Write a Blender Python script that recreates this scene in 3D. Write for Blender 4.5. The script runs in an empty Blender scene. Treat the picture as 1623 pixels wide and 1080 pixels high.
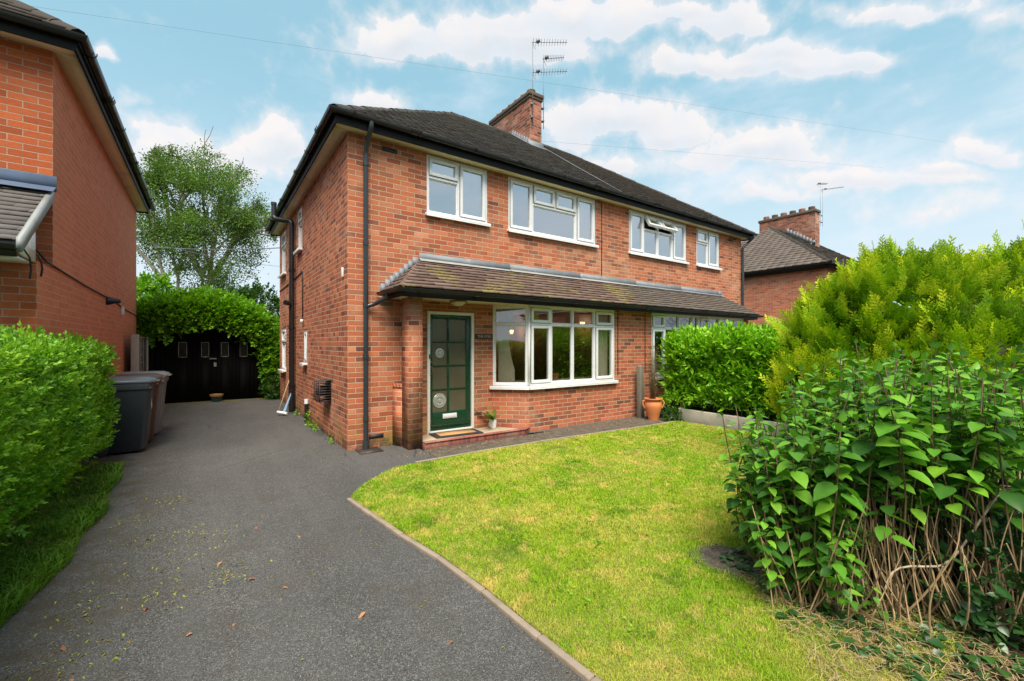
import bpy, math, random
import numpy as np
from mathutils import Vector, Matrix
R = math.radians
scene = bpy.context.scene
COL = scene.collection
rng = np.random.default_rng(7)
random.seed(7)

# ------------------------------------------------------------------ objects
def tag(o, label=None, cat=None, group=None, kind=None):
    if label: o['label'] = label
    if cat: o['category'] = cat
    if group: o['group'] = group
    if kind: o['kind'] = kind
    return o

def empty(name, loc=(0, 0, 0), rz=0, label=None, cat=None, group=None):
    o = bpy.data.objects.new(name, None); COL.objects.link(o)
    o.location = loc; o.rotation_euler = (0, 0, rz); o.empty_display_size = .2
    return tag(o, label, cat, group)

def mesh_object(name, V, F, mats, parent=None, mi=None, rnd=None, uv=True, smooth=False, bevel=0):
    """V (n,3), F list/array of polygons; auto UV in metres along walls"""
    V = np.asarray(V, dtype=np.float32)
    me = bpy.data.meshes.new(name)
    if isinstance(F, np.ndarray):
        nf, k = F.shape
        tot = np.full(nf, k, dtype=np.int32); flat = F.reshape(-1).astype(np.int32)
    else:
        tot = np.array([len(f) for f in F], dtype=np.int32)
        flat = np.array([i for f in F for i in f], dtype=np.int32); nf = len(F)
    start = np.concatenate(([0], np.cumsum(tot)[:-1])).astype(np.int32)
    me.vertices.add(len(V)); me.vertices.foreach_set('co', V.reshape(-1))
    me.loops.add(len(flat)); me.loops.foreach_set('vertex_index', flat)
    me.polygons.add(nf); me.polygons.foreach_set('loop_start', start)
    me.polygons.foreach_set('loop_total', tot)
    if not isinstance(mats, (list, tuple)): mats = [mats]
    for m in mats: me.materials.append(m)
    if mi is not None: me.polygons.foreach_set('material_index', np.asarray(mi, dtype=np.int32))
    if smooth: me.polygons.foreach_set('use_smooth', np.ones(nf, dtype=bool))
    me.update(calc_edges=True)
    if uv:
        nor = np.zeros(nf * 3, dtype=np.float32); me.polygons.foreach_get('normal', nor); nor = nor.reshape(-1, 3)
        pol = np.repeat(np.arange(nf), tot)
        n = nor[pol]; p = V[flat]
        hl = np.hypot(n[:, 0], n[:, 1])
        flatm = hl < .05
        tx = np.where(flatm, 1, -n[:, 1] / np.maximum(hl, 1e-6)); ty = np.where(flatm, 0, n[:, 0] / np.maximum(hl, 1e-6))
        u = p[:, 0] * tx + p[:, 1] * ty
        # v along the steepest direction
        vz = hl; vx = np.where(flatm, 0, -n[:, 0] / np.maximum(hl, 1e-6) * n[:, 2]); vy = np.where(flatm, 1, -n[:, 1] / np.maximum(hl, 1e-6) * n[:, 2])
        v = p[:, 0] * vx + p[:, 1] * vy + p[:, 2] * vz
        lay = me.uv_layers.new(name='UVMap')
        lay.data.foreach_set('uv', np.stack([u, v], 1).astype(np.float32).reshape(-1))
    if rnd is not None:
        a = me.attributes.new('rnd', 'FLOAT', 'FACE'); a.data.foreach_set('value', np.asarray(rnd, dtype=np.float32))
    o = bpy.data.objects.new(name, me); COL.objects.link(o)
    if parent: o.parent = parent
    if bevel:
        b = o.modifiers.new('bevel', 'BEVEL'); b.width = bevel; b.segments = 2; b.limit_method = 'ANGLE'; b.angle_limit = R(40)
    return o

class MB:
    def __init__(s): s.V = []; s.F = []; s.M = []; s.R = []; s.T = None
    def add(s, vs, fs, m=0, r=None):
        b = len(s.V)
        if s.T is not None: vs = [tuple(s.T @ Vector(v)) for v in vs]
        s.V.extend([tuple(v) for v in vs])
        r = random.random() if r is None else r
        for f in fs: s.F.append([b + i for i in f]); s.M.append(m); s.R.append(r)
    def box(s, x0, x1, y0, y1, z0, z1, m=0, r=None):
        if x0 > x1: x0, x1 = x1, x0
        if y0 > y1: y0, y1 = y1, y0
        if z0 > z1: z0, z1 = z1, z0
        v = [(x0, y0, z0), (x1, y0, z0), (x1, y1, z0), (x0, y1, z0), (x0, y0, z1), (x1, y0, z1), (x1, y1, z1), (x0, y1, z1)]
        s.add(v, [(0, 3, 2, 1), (4, 5, 6, 7), (0, 1, 5, 4), (1, 2, 6, 5), (2, 3, 7, 6), (3, 0, 4, 7)], m, r)
    def poly(s, pts, m=0, r=None): s.add(pts, [tuple(range(len(pts)))], m, r)
    def prism(s, pts, z0, z1, m=0, r=None):
        n = len(pts)
        v = [(x, y, z0) for x, y in pts] + [(x, y, z1) for x, y in pts]
        f = [tuple(range(n - 1, -1, -1)), tuple(range(n, 2 * n))] + [(i, (i + 1) % n, n + (i + 1) % n, n + i) for i in range(n)]
        s.add(v, f, m, r)
    def tube(s, path, rad, n=8, m=0, r=None, cap=True, prof=None, up=None):
        P = [Vector(p) for p in path]
        if not isinstance(rad, (list, tuple)): rad = [rad] * len(P)
        vs = []; fs = []
        if prof is None: prof = [(math.cos(2 * math.pi * k / n), math.sin(2 * math.pi * k / n)) for k in range(n)]
        n = len(prof); prev = None
        for i, p in enumerate(P):
            if i == 0: d = P[1] - P[0]
            elif i == len(P) - 1: d = P[-1] - P[-2]
            else: d = (P[i + 1] - p).normalized() + (p - P[i - 1]).normalized()
            d = d.normalized() if d.length > 1e-9 else Vector((0, 0, 1))
            if up is not None:
                a = Vector(up)
            elif prev is None:
                a = Vector((0, 0, 1)) if abs(d.z) < .9 else Vector((1, 0, 0))
            else: a = prev
            a = (a - d * a.dot(d)).normalized(); prev = a
            b = d.cross(a)
            for (c, t) in prof: vs.append(p + (b * c + a * t) * rad[i])
        for i in range(len(P) - 1):
            for k in range(n): fs.append((i * n + k, i * n + (k + 1) % n, (i + 1) * n + (k + 1) % n, (i + 1) * n + k))
        if cap:
            fs.append(tuple(range(n - 1, -1, -1))); fs.append(tuple(range((len(P) - 1) * n, len(P) * n)))
        s.add(vs, fs, m, r)
    def lathe(s, c, prof, n=20, m=0, r=None):
        vs = []; fs = []
        for (rr, z) in prof:
            for k in range(n):
                a = 2 * math.pi * k / n; vs.append((c[0] + rr * math.cos(a), c[1] + rr * math.sin(a), c[2] + z))
        for i in range(len(prof) - 1):
            for k in range(n): fs.append((i * n + k, i * n + (k + 1) % n, (i + 1) * n + (k + 1) % n, (i + 1) * n + k))
        s.add(vs, fs, m, r)
    def build(s, name, mats, parent=None, smooth=False, bevel=0):
        o = mesh_object(name, s.V, s.F, mats, parent, mi=s.M, rnd=s.R, bevel=bevel)
        if smooth:
            o.data.polygons.foreach_set('use_smooth', np.ones(len(s.F), dtype=bool))
            try: o.data.set_sharp_from_angle(angle=R(40))
            except Exception: pass
        return o

# ------------------------------------------------------------------ materials
class NT:
    """small helper to write node trees"""
    def __init__(s, mat):
        mat.use_nodes = True; s.t = mat.node_tree; s.t.nodes.clear(); s.L = s.t.links
    def n(s, ty, **kw):
        nd = s.t.nodes.new(ty)
        for k, v in kw.items(): setattr(nd, k, v)
        return nd
    def inp(s, sock, v):
        if v is None: return
        if isinstance(v, bpy.types.NodeSocket): s.L.new(v, sock)
        elif isinstance(v, (tuple, list)) and len(v) == 3 and sock.type == 'RGBA': sock.default_value = (*v, 1)
        else: sock.default_value = v
    def math(s, op, a, b=None, c=None, clamp=False):
        nd = s.n('ShaderNodeMath', operation=op, use_clamp=clamp)
        s.inp(nd.inputs[0], a); s.inp(nd.inputs[1], b); s.inp(nd.inputs[2], c); return nd.outputs[0]
    def noise(s, vec, scale, detail=3, rough=.5, dim='3D', out=0):
        nd = s.n('ShaderNodeTexNoise', noise_dimensions=dim)
        s.inp(nd.inputs['Vector'], vec); s.inp(nd.inputs['Scale'], scale); s.inp(nd.inputs['Detail'], detail); s.inp(nd.inputs['Roughness'], rough)
        return nd.outputs[out]
    def vor(s, vec, scale, feature='F1'):
        nd = s.n('ShaderNodeTexVoronoi', feature=feature); s.inp(nd.inputs['Vector'], vec); s.inp(nd.inputs['Scale'], scale); return nd
    def ramp(s, fac, stops, interp='LINEAR'):
        nd = s.n('ShaderNodeValToRGB'); cr = nd.color_ramp; cr.interpolation = interp
        while len(cr.elements) < len(stops): cr.elements.new(.5)
        for e, (p, c) in zip(cr.elements, stops): e.position = p; e.color = (*c, 1) if len(c) == 3 else c
        s.inp(nd.inputs[0], fac); return nd.outputs[0]
    def step(s, v, a, b):
        nd = s.n('ShaderNodeMapRange', interpolation_type='SMOOTHSTEP'); s.inp(nd.inputs[0], v)
        nd.inputs[1].default_value = a; nd.inputs[2].default_value = b; return nd.outputs[0]
    def mix(s, f, a, b, mode='MIX'):
        nd = s.n('ShaderNodeMix', data_type='RGBA', blend_type=mode)
        s.inp(nd.inputs[0], f); s.inp(nd.inputs[6], a); s.inp(nd.inputs[7], b); return nd.outputs[2]
    def bump(s, h, strength=.3, dist=.01, nrm=None):
        nd = s.n('ShaderNodeBump'); s.inp(nd.inputs['Height'], h); nd.inputs['Strength'].default_value = strength; nd.inputs['Distance'].default_value = dist
        if nrm: s.L.new(nrm, nd.inputs['Normal'])
        return nd.outputs[0]
    def pos(s): return s.n('ShaderNodeNewGeometry').outputs['Position']
    def uv(s): return s.n('ShaderNodeTexCoord').outputs['UV']
    def obj(s): return s.n('ShaderNodeTexCoord').outputs['Object']
    def rnd(s): return s.n('ShaderNodeAttribute', attribute_name='rnd').outputs['Fac']
    def sep(s, v):
        nd = s.n('ShaderNodeSeparateXYZ'); s.inp(nd.inputs[0], v); return nd.outputs
    def comb(s, x, y, z=0.):
        nd = s.n('ShaderNodeCombineXYZ'); s.inp(nd.inputs[0], x); s.inp(nd.inputs[1], y); s.inp(nd.inputs[2], z); return nd.outputs[0]
    def white(s, v):
        nd = s.n('ShaderNodeTexWhiteNoise'); s.inp(nd.inputs['Vector'], v); return nd.outputs
    def principled(s, col, rough=.6, nrm=None, spec=.5, metal=0, **kw):
        b = s.n('ShaderNodeBsdfPrincipled'); s.inp(b.inputs['Base Color'], col); s.inp(b.inputs['Roughness'], rough)
        s.inp(b.inputs['Specular IOR Level'], spec); s.inp(b.inputs['Metallic'], metal)
        for k, v in kw.items(): s.inp(b.inputs[k], v)
        if nrm: s.L.new(nrm, b.inputs['Normal'])
        return b.outputs[0]
    def out(s, sh):
        o = s.n('ShaderNodeOutputMaterial'); s.L.new(sh, o.inputs[0])

def newmat(name):
    m = bpy.data.materials.new(name); return m, NT(m)

def srgb(r, g, b):
    f = lambda c: (c / 255 / 12.92) if c / 255 <= .04045 else ((c / 255 + .055) / 1.055) ** 2.4
    return (f(r), f(g), f(b))

def plain(name, col, rough=.5, var=.12, scale=6., bump=.0, spec=.5, metal=0, dirt=None, dirt_amt=.3):
    m, t = newmat(name)
    p = t.pos()
    n1 = t.noise(p, scale, 4, .6)
    f = t.math('MULTIPLY_ADD', n1, 2 * var, 1 - var)
    c = t.mix(1., col, t.comb(f, f, f), 'MULTIPLY')
    if dirt:
        d = t.step(t.noise(p, scale * .7, 5, .7), .5, .75)
        c = t.mix(t.math('MULTIPLY', d, dirt_amt), c, dirt)
    r = t.math('MULTIPLY_ADD', n1, .2, rough - .1)
    nr = t.bump(t.noise(p, scale * 12, 3, .6), bump, .004) if bump else None
    t.out(t.principled(c, r, nr, spec, metal)); return m

def brick_mat(name, cols, mortar, flemish=False, L=.225, C=.075, joint=.0068, seed=0., stain=None, stain_z=.9, age=.35, mcontrast=1., pale=(.62, .42, .30), vv=.36):
    m, t = newmat(name)
    uv = t.uv(); u, v, _ = t.sep(uv)
    # slightly irregular courses
    wob = t.noise(t.pos(), 1.7, 2)
    v = t.math('ADD', v, t.math('MULTIPLY_ADD', wob, .006, -.003))
    row = t.math('FLOOR', t.math('DIVIDE', v, C)); fv = t.math('FRACT', t.math('DIVIDE', v, C))
    odd = t.math('MODULO', t.math('ABSOLUTE', row), 2.)
    P = L * 1.5 if flemish else L
    s = t.math('ADD', t.math('DIVIDE', u, P), t.math('MULTIPLY', odd, .5))
    if flemish:   # irregular: bonding drifts from course to course
        s = t.math('ADD', s, t.math('MULTIPLY', t.white(t.comb(row, 3.1, seed))[0], .25))
    c = t.math('FLOOR', s); fu = t.math('SUBTRACT', s, c)
    if flemish:
        hd = t.math('GREATER_THAN', fu, .6667)
        du = t.math('MINIMUM', t.math('MINIMUM', fu, t.math('SUBTRACT', 1., fu)), t.math('ABSOLUTE', t.math('SUBTRACT', fu, .6667)))
        cid = t.math('MULTIPLY_ADD', c, 2., hd)
    else:
        hd = None
        du = t.math('MINIMUM', fu, t.math('SUBTRACT', 1., fu)); cid = c
    du = t.math('MULTIPLY', du, P)
    dv = t.math('MULTIPLY', t.math('MINIMUM', fv, t.math('SUBTRACT', 1., fv)), C)
    d = t.math('MINIMUM', du, dv)
    d = t.math('ADD', d, t.math('MULTIPLY_ADD', t.noise(t.pos(), 60., 2), .005, -.0025))
    brick = t.step(d, joint * .55, joint * 1.15)
    idv = t.comb(cid, row, seed)
    w = t.white(idv)
    n = len(cols); stops = [(i / (n - 1), cc) for i, cc in enumerate(cols)]
    rv = w[0]
    if flemish: rv = t.math('ADD', rv, t.math('MULTIPLY', hd, .22), clamp=True)
    bc = t.ramp(rv, stops)
    w2 = t.white(t.comb(cid, row, seed + 11.3))[0]
    pos = t.pos()
    surf = t.noise(pos, 38., 4, .65)
    val = t.math('MULTIPLY', t.math('MULTIPLY_ADD', w2, vv, 1. - vv / 2), t.math('MULTIPLY_ADD', surf, .5, .75))
    bc = t.mix(1., bc, t.comb(val, val, val), 'MULTIPLY')
    # weathering: lime bloom and soot patches that cross bricks
    big = t.noise(pos, 1.1, 6, .65)
    bc = t.mix(t.math('MULTIPLY', t.step(big, .5, .72), age), bc, pale)
    bc = t.mix(t.math('MULTIPLY', t.step(t.noise(pos, 2.3, 5, .7), .56, .78), age), bc, (.10, .05, .035))
    mc = t.mix(t.noise(pos, 9., 4), mortar, tuple(x * .55 for x in mortar))
    bc = t.mix(t.math('MULTIPLY', t.step(t.noise(t.comb(t.sep(pos)[0], t.sep(pos)[1], t.math('MULTIPLY', t.sep(pos)[2], .35)), 1.5, 4, .6), .52, .70), age * .7), bc, (.30, .17, .09))
    col = t.mix(brick, mc, bc)
    if stain:
        z = t.sep(pos)[2]
        f = t.math('MULTIPLY', t.step(z, stain_z, 0.), t.step(t.noise(pos, 2.6, 5, .6), .46, .68))
        col = t.mix(t.math('MULTIPLY', f, .75), col, stain)
        f2 = t.math('MULTIPLY', t.step(z, .22, .02), t.step(t.noise(pos, 6., 4, .6), .35, .6))
        col = t.mix(t.math('MULTIPLY', f2, .8), col, (.05, .045, .035))
    h = t.math('ADD', brick, t.math('MULTIPLY', surf, .35))
    nr = t.bump(h, .55 * mcontrast, .006)
    t.out(t.principled(col, .86, nr, .25)); return m

def tile_mat(name, cols, moss=(.20, .17, .04), moss_amt=.35, seed=0., lichen=.25, streak=0.):
    m, t = newmat(name)
    pos = t.pos(); r = t.rnd()
    n = len(cols); bc = t.ramp(r, [(i / (n - 1), c) for i, c in enumerate(cols)])
    nn = t.noise(pos, 30., 5, .7); val = t.math('MULTIPLY_ADD', nn, .7, .65)
    bc = t.mix(1., bc, t.comb(val, val, val), 'MULTIPLY')
    lf = t.math('MULTIPLY', t.step(t.noise(pos, 16., 4, .7), .60, .72), lichen)
    bc = t.mix(lf, bc, (.32, .30, .24))
    mf = t.math('MULTIPLY', t.math('MULTIPLY', t.step(t.noise(pos, 1.6, 3, .6), .47, .62), t.step(t.noise(pos, 22., 4, .7), .42, .6)), moss_amt)
    bc = t.mix(mf, bc, moss)
    nr = t.bump(t.noise(pos, 90., 4, .7), .5, .004)
    t.out(t.principled(bc, .9, nr, .2)); return m

def leaf_mat(name, cols, rough=.42, trans=.3, spec=.35, vein=0, zs=None, patch=None, patch_scale=1.2):
    """cols: ramp by per-leaf random; patch: second tint in large soft clumps (new growth)"""
    m, t = newmat(name)
    r = t.rnd(); n = len(cols)
    c = t.ramp(r, [(i / (n - 1), cc) for i, cc in enumerate(cols)])
    pos = t.pos()
    if patch:
        f = t.step(t.noise(pos, patch_scale, 3, .6), .42, .62)
        c = t.mix(t.math('MULTIPLY', f, .7), c, patch)
    nn = t.math('MULTIPLY_ADD', t.noise(pos, 25., 2), .5, .75)
    c = t.mix(1., c, t.comb(nn, nn, nn), 'MULTIPLY')
    b = t.principled(c, rough, None, spec)
    tr = t.n('ShaderNodeBsdfTranslucent'); t.L.new(t.mix(1., c, (1.0, 1.12, .45), 'MULTIPLY'), tr.inputs[0])
    mx = t.n('ShaderNodeMixShader'); mx.inputs[0].default_value = trans
    t.L.new(b, mx.inputs[1]); t.L.new(tr.outputs[0], mx.inputs[2]); t.out(mx.outputs[0]); return m

def glass_mat(name, refl=.25, tint=(.9, .93, .92), rough=.0):
    m, t = newmat(name)
    tr = t.n('ShaderNodeBsdfTransparent'); t.inp(tr.inputs[0], tint)
    gl = t.n('ShaderNodeBsdfGlossy'); gl.inputs['Roughness'].default_value = rough; t.inp(gl.inputs[0], (.95, .97, 1.))
    lw = t.n('ShaderNodeLayerWeight'); lw.inputs[0].default_value = .35
    f = t.math('MULTIPLY_ADD', lw.outputs[0], .6, refl, clamp=True)
    wv = t.bump(t.noise(t.pos(), 1.3, 1), .02, .02)
    t.L.new(wv, gl.inputs['Normal'])
    mx = t.n('ShaderNodeMixShader'); t.L.new(f, mx.inputs[0]); t.L.new(tr.outputs[0], mx.inputs[1]); t.L.new(gl.outputs[0], mx.inputs[2])
    t.out(mx.outputs[0]); return m

MORT = (.60, .45, .30)
M = {}
front_cols = [(.17, .065, .048), (.33, .095, .048), (.42, .120, .055), (.47, .155, .075), (.39, .100, .045), (.50, .20, .110), (.45, .130, .055), (.43, .15, .078), (.30, .11, .07)]
M['brick'] = brick_mat('brick_front', front_cols, MORT, seed=1., joint=.0060, vv=.38, stain=(.26, .22, .04), stain_z=.75)
M['brick_low'] = brick_mat('brick_bay', [(.17, .070, .050), (.36, .095, .048), (.44, .120, .058), (.48, .15, .075), (.40, .105, .05)], MORT, seed=5., age=.3)
side_cols = [(.48, .155, .072), (.50, .150, .066), (.53, .18, .088), (.44, .120, .055), (.46, .130, .06), (.32, .085, .050), (.20, .065, .045)]
M['brick_side'] = brick_mat('brick_side', side_cols, (.64, .46, .32), flemish=True, seed=2., stain=(.24, .20, .05), stain_z=.5)
M['brick_left'] = brick_mat('brick_neighbour', [(.32, .072, .026), (.42, .098, .032), (.46, .118, .040), (.38, .085, .030), (.44, .105, .036)], (.50, .36, .27), seed=3., age=.12, joint=.0050, vv=.24)
M['brick_left_side'] = brick_mat('brick_neighbour_side', [(.54, .165, .078), (.57, .180, .086), (.60, .195, .092), (.56, .17, .08)], (.74, .44, .30), seed=4., age=.06, joint=.0042, vv=.14, pale=(.66, .26, .14))  # side brick lightened in colour to make up for the sun it lacks
M['brick_right'] = brick_mat('brick_right', [(.36, .10, .05), (.48, .16, .085), (.54, .19, .11), (.44, .13, .065)], (.55, .42, .32), seed=6.)
M['brick_chim'] = brick_mat('brick_chimney', [(.06, .035, .03), (.22, .07, .045), (.34, .11, .07), (.40, .15, .09), (.14, .05, .035)], (.40, .32, .25), seed=8., age=.5)
M['step_brick'] = brick_mat('step_brick', [(.20, .055, .045), (.26, .075, .06), (.30, .09, .07), (.24, .065, .05)], (.30, .20, .17), L=.075, C=.4, seed=9., age=.3)
M['tile_main'] = tile_mat('roof_tile_dark', [(.040, .038, .036), (.055, .052, .049), (.048, .045, .042), (.070, .066, .062)], moss=(.11, .105, .06), moss_amt=.35, lichen=.25)
M['tile_right'] = tile_mat('roof_tile_brown', [(.042, .036, .032), (.056, .048, .042), (.049, .042, .037)], moss_amt=.1, lichen=.05)
M['tile_red'] = tile_mat('canopy_tile_red', [(.11, .072, .060), (.155, .103, .086), (.14, .09, .075), (.19, .135, .11), (.125, .085, .075)], moss=(.26, .24, .05), moss_amt=.8, lichen=.35)
M['tile_grey'] = tile_mat('canopy_tile_grey', [(.105, .086, .074), (.13, .105, .09), (.15, .125, .108)], moss_amt=.15, lichen=.2)
M['tile_porch'] = tile_mat('porch_tile', [(.085, .075, .072), (.11, .10, .095), (.13, .12, .115)], moss_amt=.05, lichen=.3)
M['tile_neigh'] = tile_mat('neighbour_tile', [(.13, .105, .092), (.17, .14, .12), (.15, .12, .105)], moss_amt=.1, lichen=.15)
M['upvc'] = plain('white_upvc', (.80, .81, .82), .28, .03, 2.)
M['paint_white'] = plain('white_paint', (.76, .76, .70), .45, .06, 5., dirt=(.4, .38, .28), dirt_amt=.25)
M['soffit'] = plain('cream_soffit', (.80, .73, .42), .7, .08, 3., dirt=(.40, .34, .10), dirt_amt=.5)
M['soffit_side'] = plain('tan_soffit', (.78, .60, .44), .7, .12, 2., dirt=(.34, .20, .12), dirt_amt=.5)
M['black'] = plain('black_plastic', (.011, .012, .013), .36, .2, 4., dirt=(.05, .05, .045), dirt_amt=.35)
M['fascia'] = plain('black_painted_board', (.009, .009, .010), .55, .2, 4., spec=.25)
M['pipe'] = plain('dark_grey_pipe', (.030, .036, .042), .3, .12, 5.)
M['lead'] = plain('lead_flashing', (.16, .18, .20), .55, .25, 6., bump=.3, dirt=(.36, .36, .36), dirt_amt=.5)
M['lead_pale'] = plain('pale_flashing', (.29, .29, .28), .55, .3, 9., dirt=(.2, .2, .18), dirt_amt=.5)
M['door_green'] = plain('green_paint', (.008, .048, .022), .28, .1, 5.)
M['brass'] = plain('aged_brass', (.18, .13, .06), .35, .2, 20., metal=.8)
M['steel'] = plain('dull_steel', (.55, .56, .58), .35, .1, 20., metal=.7)
M['letter'] = plain('letterbox_white', (.70, .72, .74), .3, .05)
M['tile_beige'] = plain('beige_step_tile', (.42, .34, .24), .6, .15, 7., dirt=(.2, .15, .1), dirt_amt=.3)
M['dark'] = plain('dark_void', (.012, .012, .012), .9, .1)
M['iron'] = plain('rusty_dark_iron', (.035, .03, .03), .6, .4, 14., bump=.3, dirt=(.16, .08, .04), dirt_amt=.6)
M['glass'] = glass_mat('window_glass', .15, (.80, .82, .80))
M['glass_up'] = glass_mat('upper_window_glass', .50, (.80, .82, .84))
M['net'] = plain('net_curtain', (.88, .88, .86), .9, .05, 10.)
M['curtain'] = plain('cream_curtain', (.86, .78, .62), .9, .06, 10.)
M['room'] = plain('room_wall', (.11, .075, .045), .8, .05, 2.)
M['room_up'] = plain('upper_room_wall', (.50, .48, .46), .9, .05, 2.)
M['cap'] = plain('weathered_cap', (.11, .08, .055), .9, .3, 8., bump=.5)
M['potclay'] = plain('chimney_pot_clay', (.30, .13, .08), .85, .25, 12.)
M['terracotta'] = plain('terracotta', (.60, .20, .065), .7, .15, 8., bump=.1, dirt=(.35, .2, .12), dirt_amt=.5)
M['concrete'] = plain('concrete', (.46, .42, .36), .9, .2, 6., bump=.6, dirt=(.16, .15, .08), dirt_amt=.5)
M['kerb'] = plain('kerb_concrete', (.27, .215, .165), .9, .22, 9., bump=.6, dirt=(.14, .12, .06), dirt_amt=.6)
M['wood'] = plain('grey_timber', (.17, .16, .13), .9, .25, 9., bump=.6, dirt=(.10, .12, .05), dirt_amt=.6)
M['wood_pale'] = plain('pale_timber', (.40, .36, .31), .9, .2, 9., bump=.5)
M['garage'] = plain('black_stained_boards', (.0055, .0055, .006), .85, .3, 8., bump=.4, spec=.15)
M['bark'] = plain('brown_bark', (.15, .10, .05), .9, .3, 20., bump=.6)
M['birch'] = plain('birch_bark', (.36, .32, .27), .85, .3, 5., bump=.4, dirt=(.08, .06, .05), dirt_amt=.8)
M['twig'] = plain('tan_twig', (.52, .36, .19), .85, .45, 15.)
M['twig_dark'] = plain('dark_twig', (.07, .05, .035), .9, .3, 15.)
M['twig_pale'] = plain('pale_dead_twig', (.48, .40, .29), .85, .2, 15.)
M['core'] = plain('inner_shade', (.012, .018, .007), .95, .5, 12.)  # near-black tone made to stand in for shade inside foliage
M['shade_core'] = plain('inner_shade_olive', (.03, .035, .010), .95, .5, 12.)  # dark olive for solid cores that stand in for shade deep in foliage
M['mat_edge'] = plain('black_rubber', (.02, .02, .022), .8, .2, 30.)
M['coir'] = plain('coir', (.50, .27, .10), .95, .2, 60., bump=.8)
M['cable'] = plain('black_cable', (.02, .02, .02), .5, .1)

def make_asphalt():
    m, t = newmat('asphalt'); pos = t.pos()
    v = t.vor(pos, 215.); ch = t.white(v.outputs['Position'])[0]
    sp = t.ramp(ch, [(0., (.038, .037, .036)), (.45, (.080, .078, .076)), (.8, (.112, .11, .107)), (.95, (.17, .168, .16)), (1., (.30, .295, .28))])
    v2 = t.vor(pos, 70.); ch2 = t.white(v2.outputs['Position'])[0]
    sp = t.mix(t.step(ch2, .9, 1.), sp, (.14, .14, .14))
    big = t.noise(pos, .8, 5, .6); f = t.math('MULTIPLY_ADD', big, .78, .62)
    sp = t.mix(1., sp, t.comb(f, f, f), 'MULTIPLY')
    px_, py_, _z = t.sep(pos)
    trk = t.step(t.noise(t.comb(t.math('MULTIPLY', px_, 2.1), t.math('MULTIPLY', py_, .22), 0.), 1.3, 4, .6), .42, .66); sp = t.mix(t.math('MULTIPLY', trk, .30), sp, (.125, .123, .12))
    d = t.step(t.noise(pos, 2.2, 6, .7), .50, .72); sp = t.mix(t.math('MULTIPLY', d, .45), sp, (.085, .07, .05))
    eg = t.math('MULTIPLY', t.step(px_, -1.7, -2.5), t.step(t.noise(pos, 5., 6, .7), .40, .62)); sp = t.mix(t.math('MULTIPLY', eg, .75), sp, (.07, .055, .03))
    ms = t.math('MULTIPLY', t.step(py_, 3.5, 7.5), t.step(t.noise(pos, 3., 6, .7), .48, .66)); sp = t.mix(t.math('MULTIPLY', ms, .6), sp, (.10, .075, .05))
    ck = t.vor(t.comb(t.math('ADD', px_, t.math('MULTIPLY', big, .8)), t.math('ADD', py_, t.math('MULTIPLY', big, .6)), 0.), .55, 'DISTANCE_TO_EDGE').outputs[0]
    sp = t.mix(t.math('MULTIPLY', t.step(ck, .006, .001), t.math('MULTIPLY', t.step(big, .5, .6), .7)), sp, (.02, .02, .02))
    nr = t.bump(t.math('ADD', v.outputs['Distance'], t.math('MULTIPLY', ch, .01)), .7, .01)
    t.out(t.principled(sp, .82, nr, .35)); return m
M['asphalt'] = make_asphalt()

def make_soil(name, c1, c2, sc=14.):
    m, t = newmat(name); pos = t.pos()
    n = t.noise(pos, sc, 6, .7); c = t.mix(t.step(n, .35, .65), c1, c2)
    g = t.white(t.vor(pos, 120.).outputs['Position'])[0]; f = t.math('MULTIPLY_ADD', g, .8, .6)
    c = t.mix(1., c, t.comb(f, f, f), 'MULTIPLY')
    t.out(t.principled(c, .95, t.bump(t.noise(pos, 60., 5, .7), .8, .02), .15)); return m
M['soil'] = make_soil('soil', (.06, .04, .025), (.13, .085, .045))
M['ground'] = make_soil('far_ground', (.05, .07, .02), (.09, .08, .04), 2.)
M['thatch'] = make_soil('lawn_thatch', (.16, .17, .03), (.34, .29, .10), 9.)
M['path'] = make_soil('gravelly_path', (.085, .075, .065), (.15, .125, .09), 8.)
M['moss'] = make_soil('moss_strip', (.14, .12, .02), (.20, .17, .03), 8.)

def grass_mat(name, cols, patch):
    m, t = newmat(name); pos = t.pos()
    c = t.ramp(t.rnd(), [(i / (len(cols) - 1), cc) for i, cc in enumerate(cols)])
    a = t.step(t.noise(pos, 1.3, 6, .7), .45, .58)
    dk = t.step(t.noise(t.comb(t.sep(pos)[0], t.sep(pos)[1], 5.), 2.2, 5, .7), .54, .64); c = t.mix(t.math('MULTIPLY', dk, .65), c, (.10, .25, .012))
    b = t.step(t.noise(pos, 6.5, 5, .65), .50, .66)
    f = t.math('ADD', t.math('MULTIPLY', a, .34), t.math('MULTIPLY', b, .58), clamp=True)
    c = t.mix(f, c, patch)
    b = t.principled(c, .55, None, .25)
    tr = t.n('ShaderNodeBsdfTranslucent'); t.L.new(c, tr.inputs[0])
    mx = t.n('ShaderNodeMixShader'); mx.inputs[0].default_value = .35
    t.L.new(b, mx.inputs[1]); t.L.new(tr.outputs[0], mx.inputs[2]); t.out(mx.outputs[0]); return m
M['grass'] = grass_mat('lawn_grass', [(.13, .33, .008), (.25, .47, .012), (.38, .56, .018), (.52, .56, .05)], (.80, .62, .18))
M['grass_long'] = grass_mat('long_grass', [(.04, .13, .006), (.08, .22, .010), (.14, .28, .02)], (.16, .20, .03))
M['straw'] = plain('dry_straw', (.34, .25, .12), .9, .25, 20.)

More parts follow.
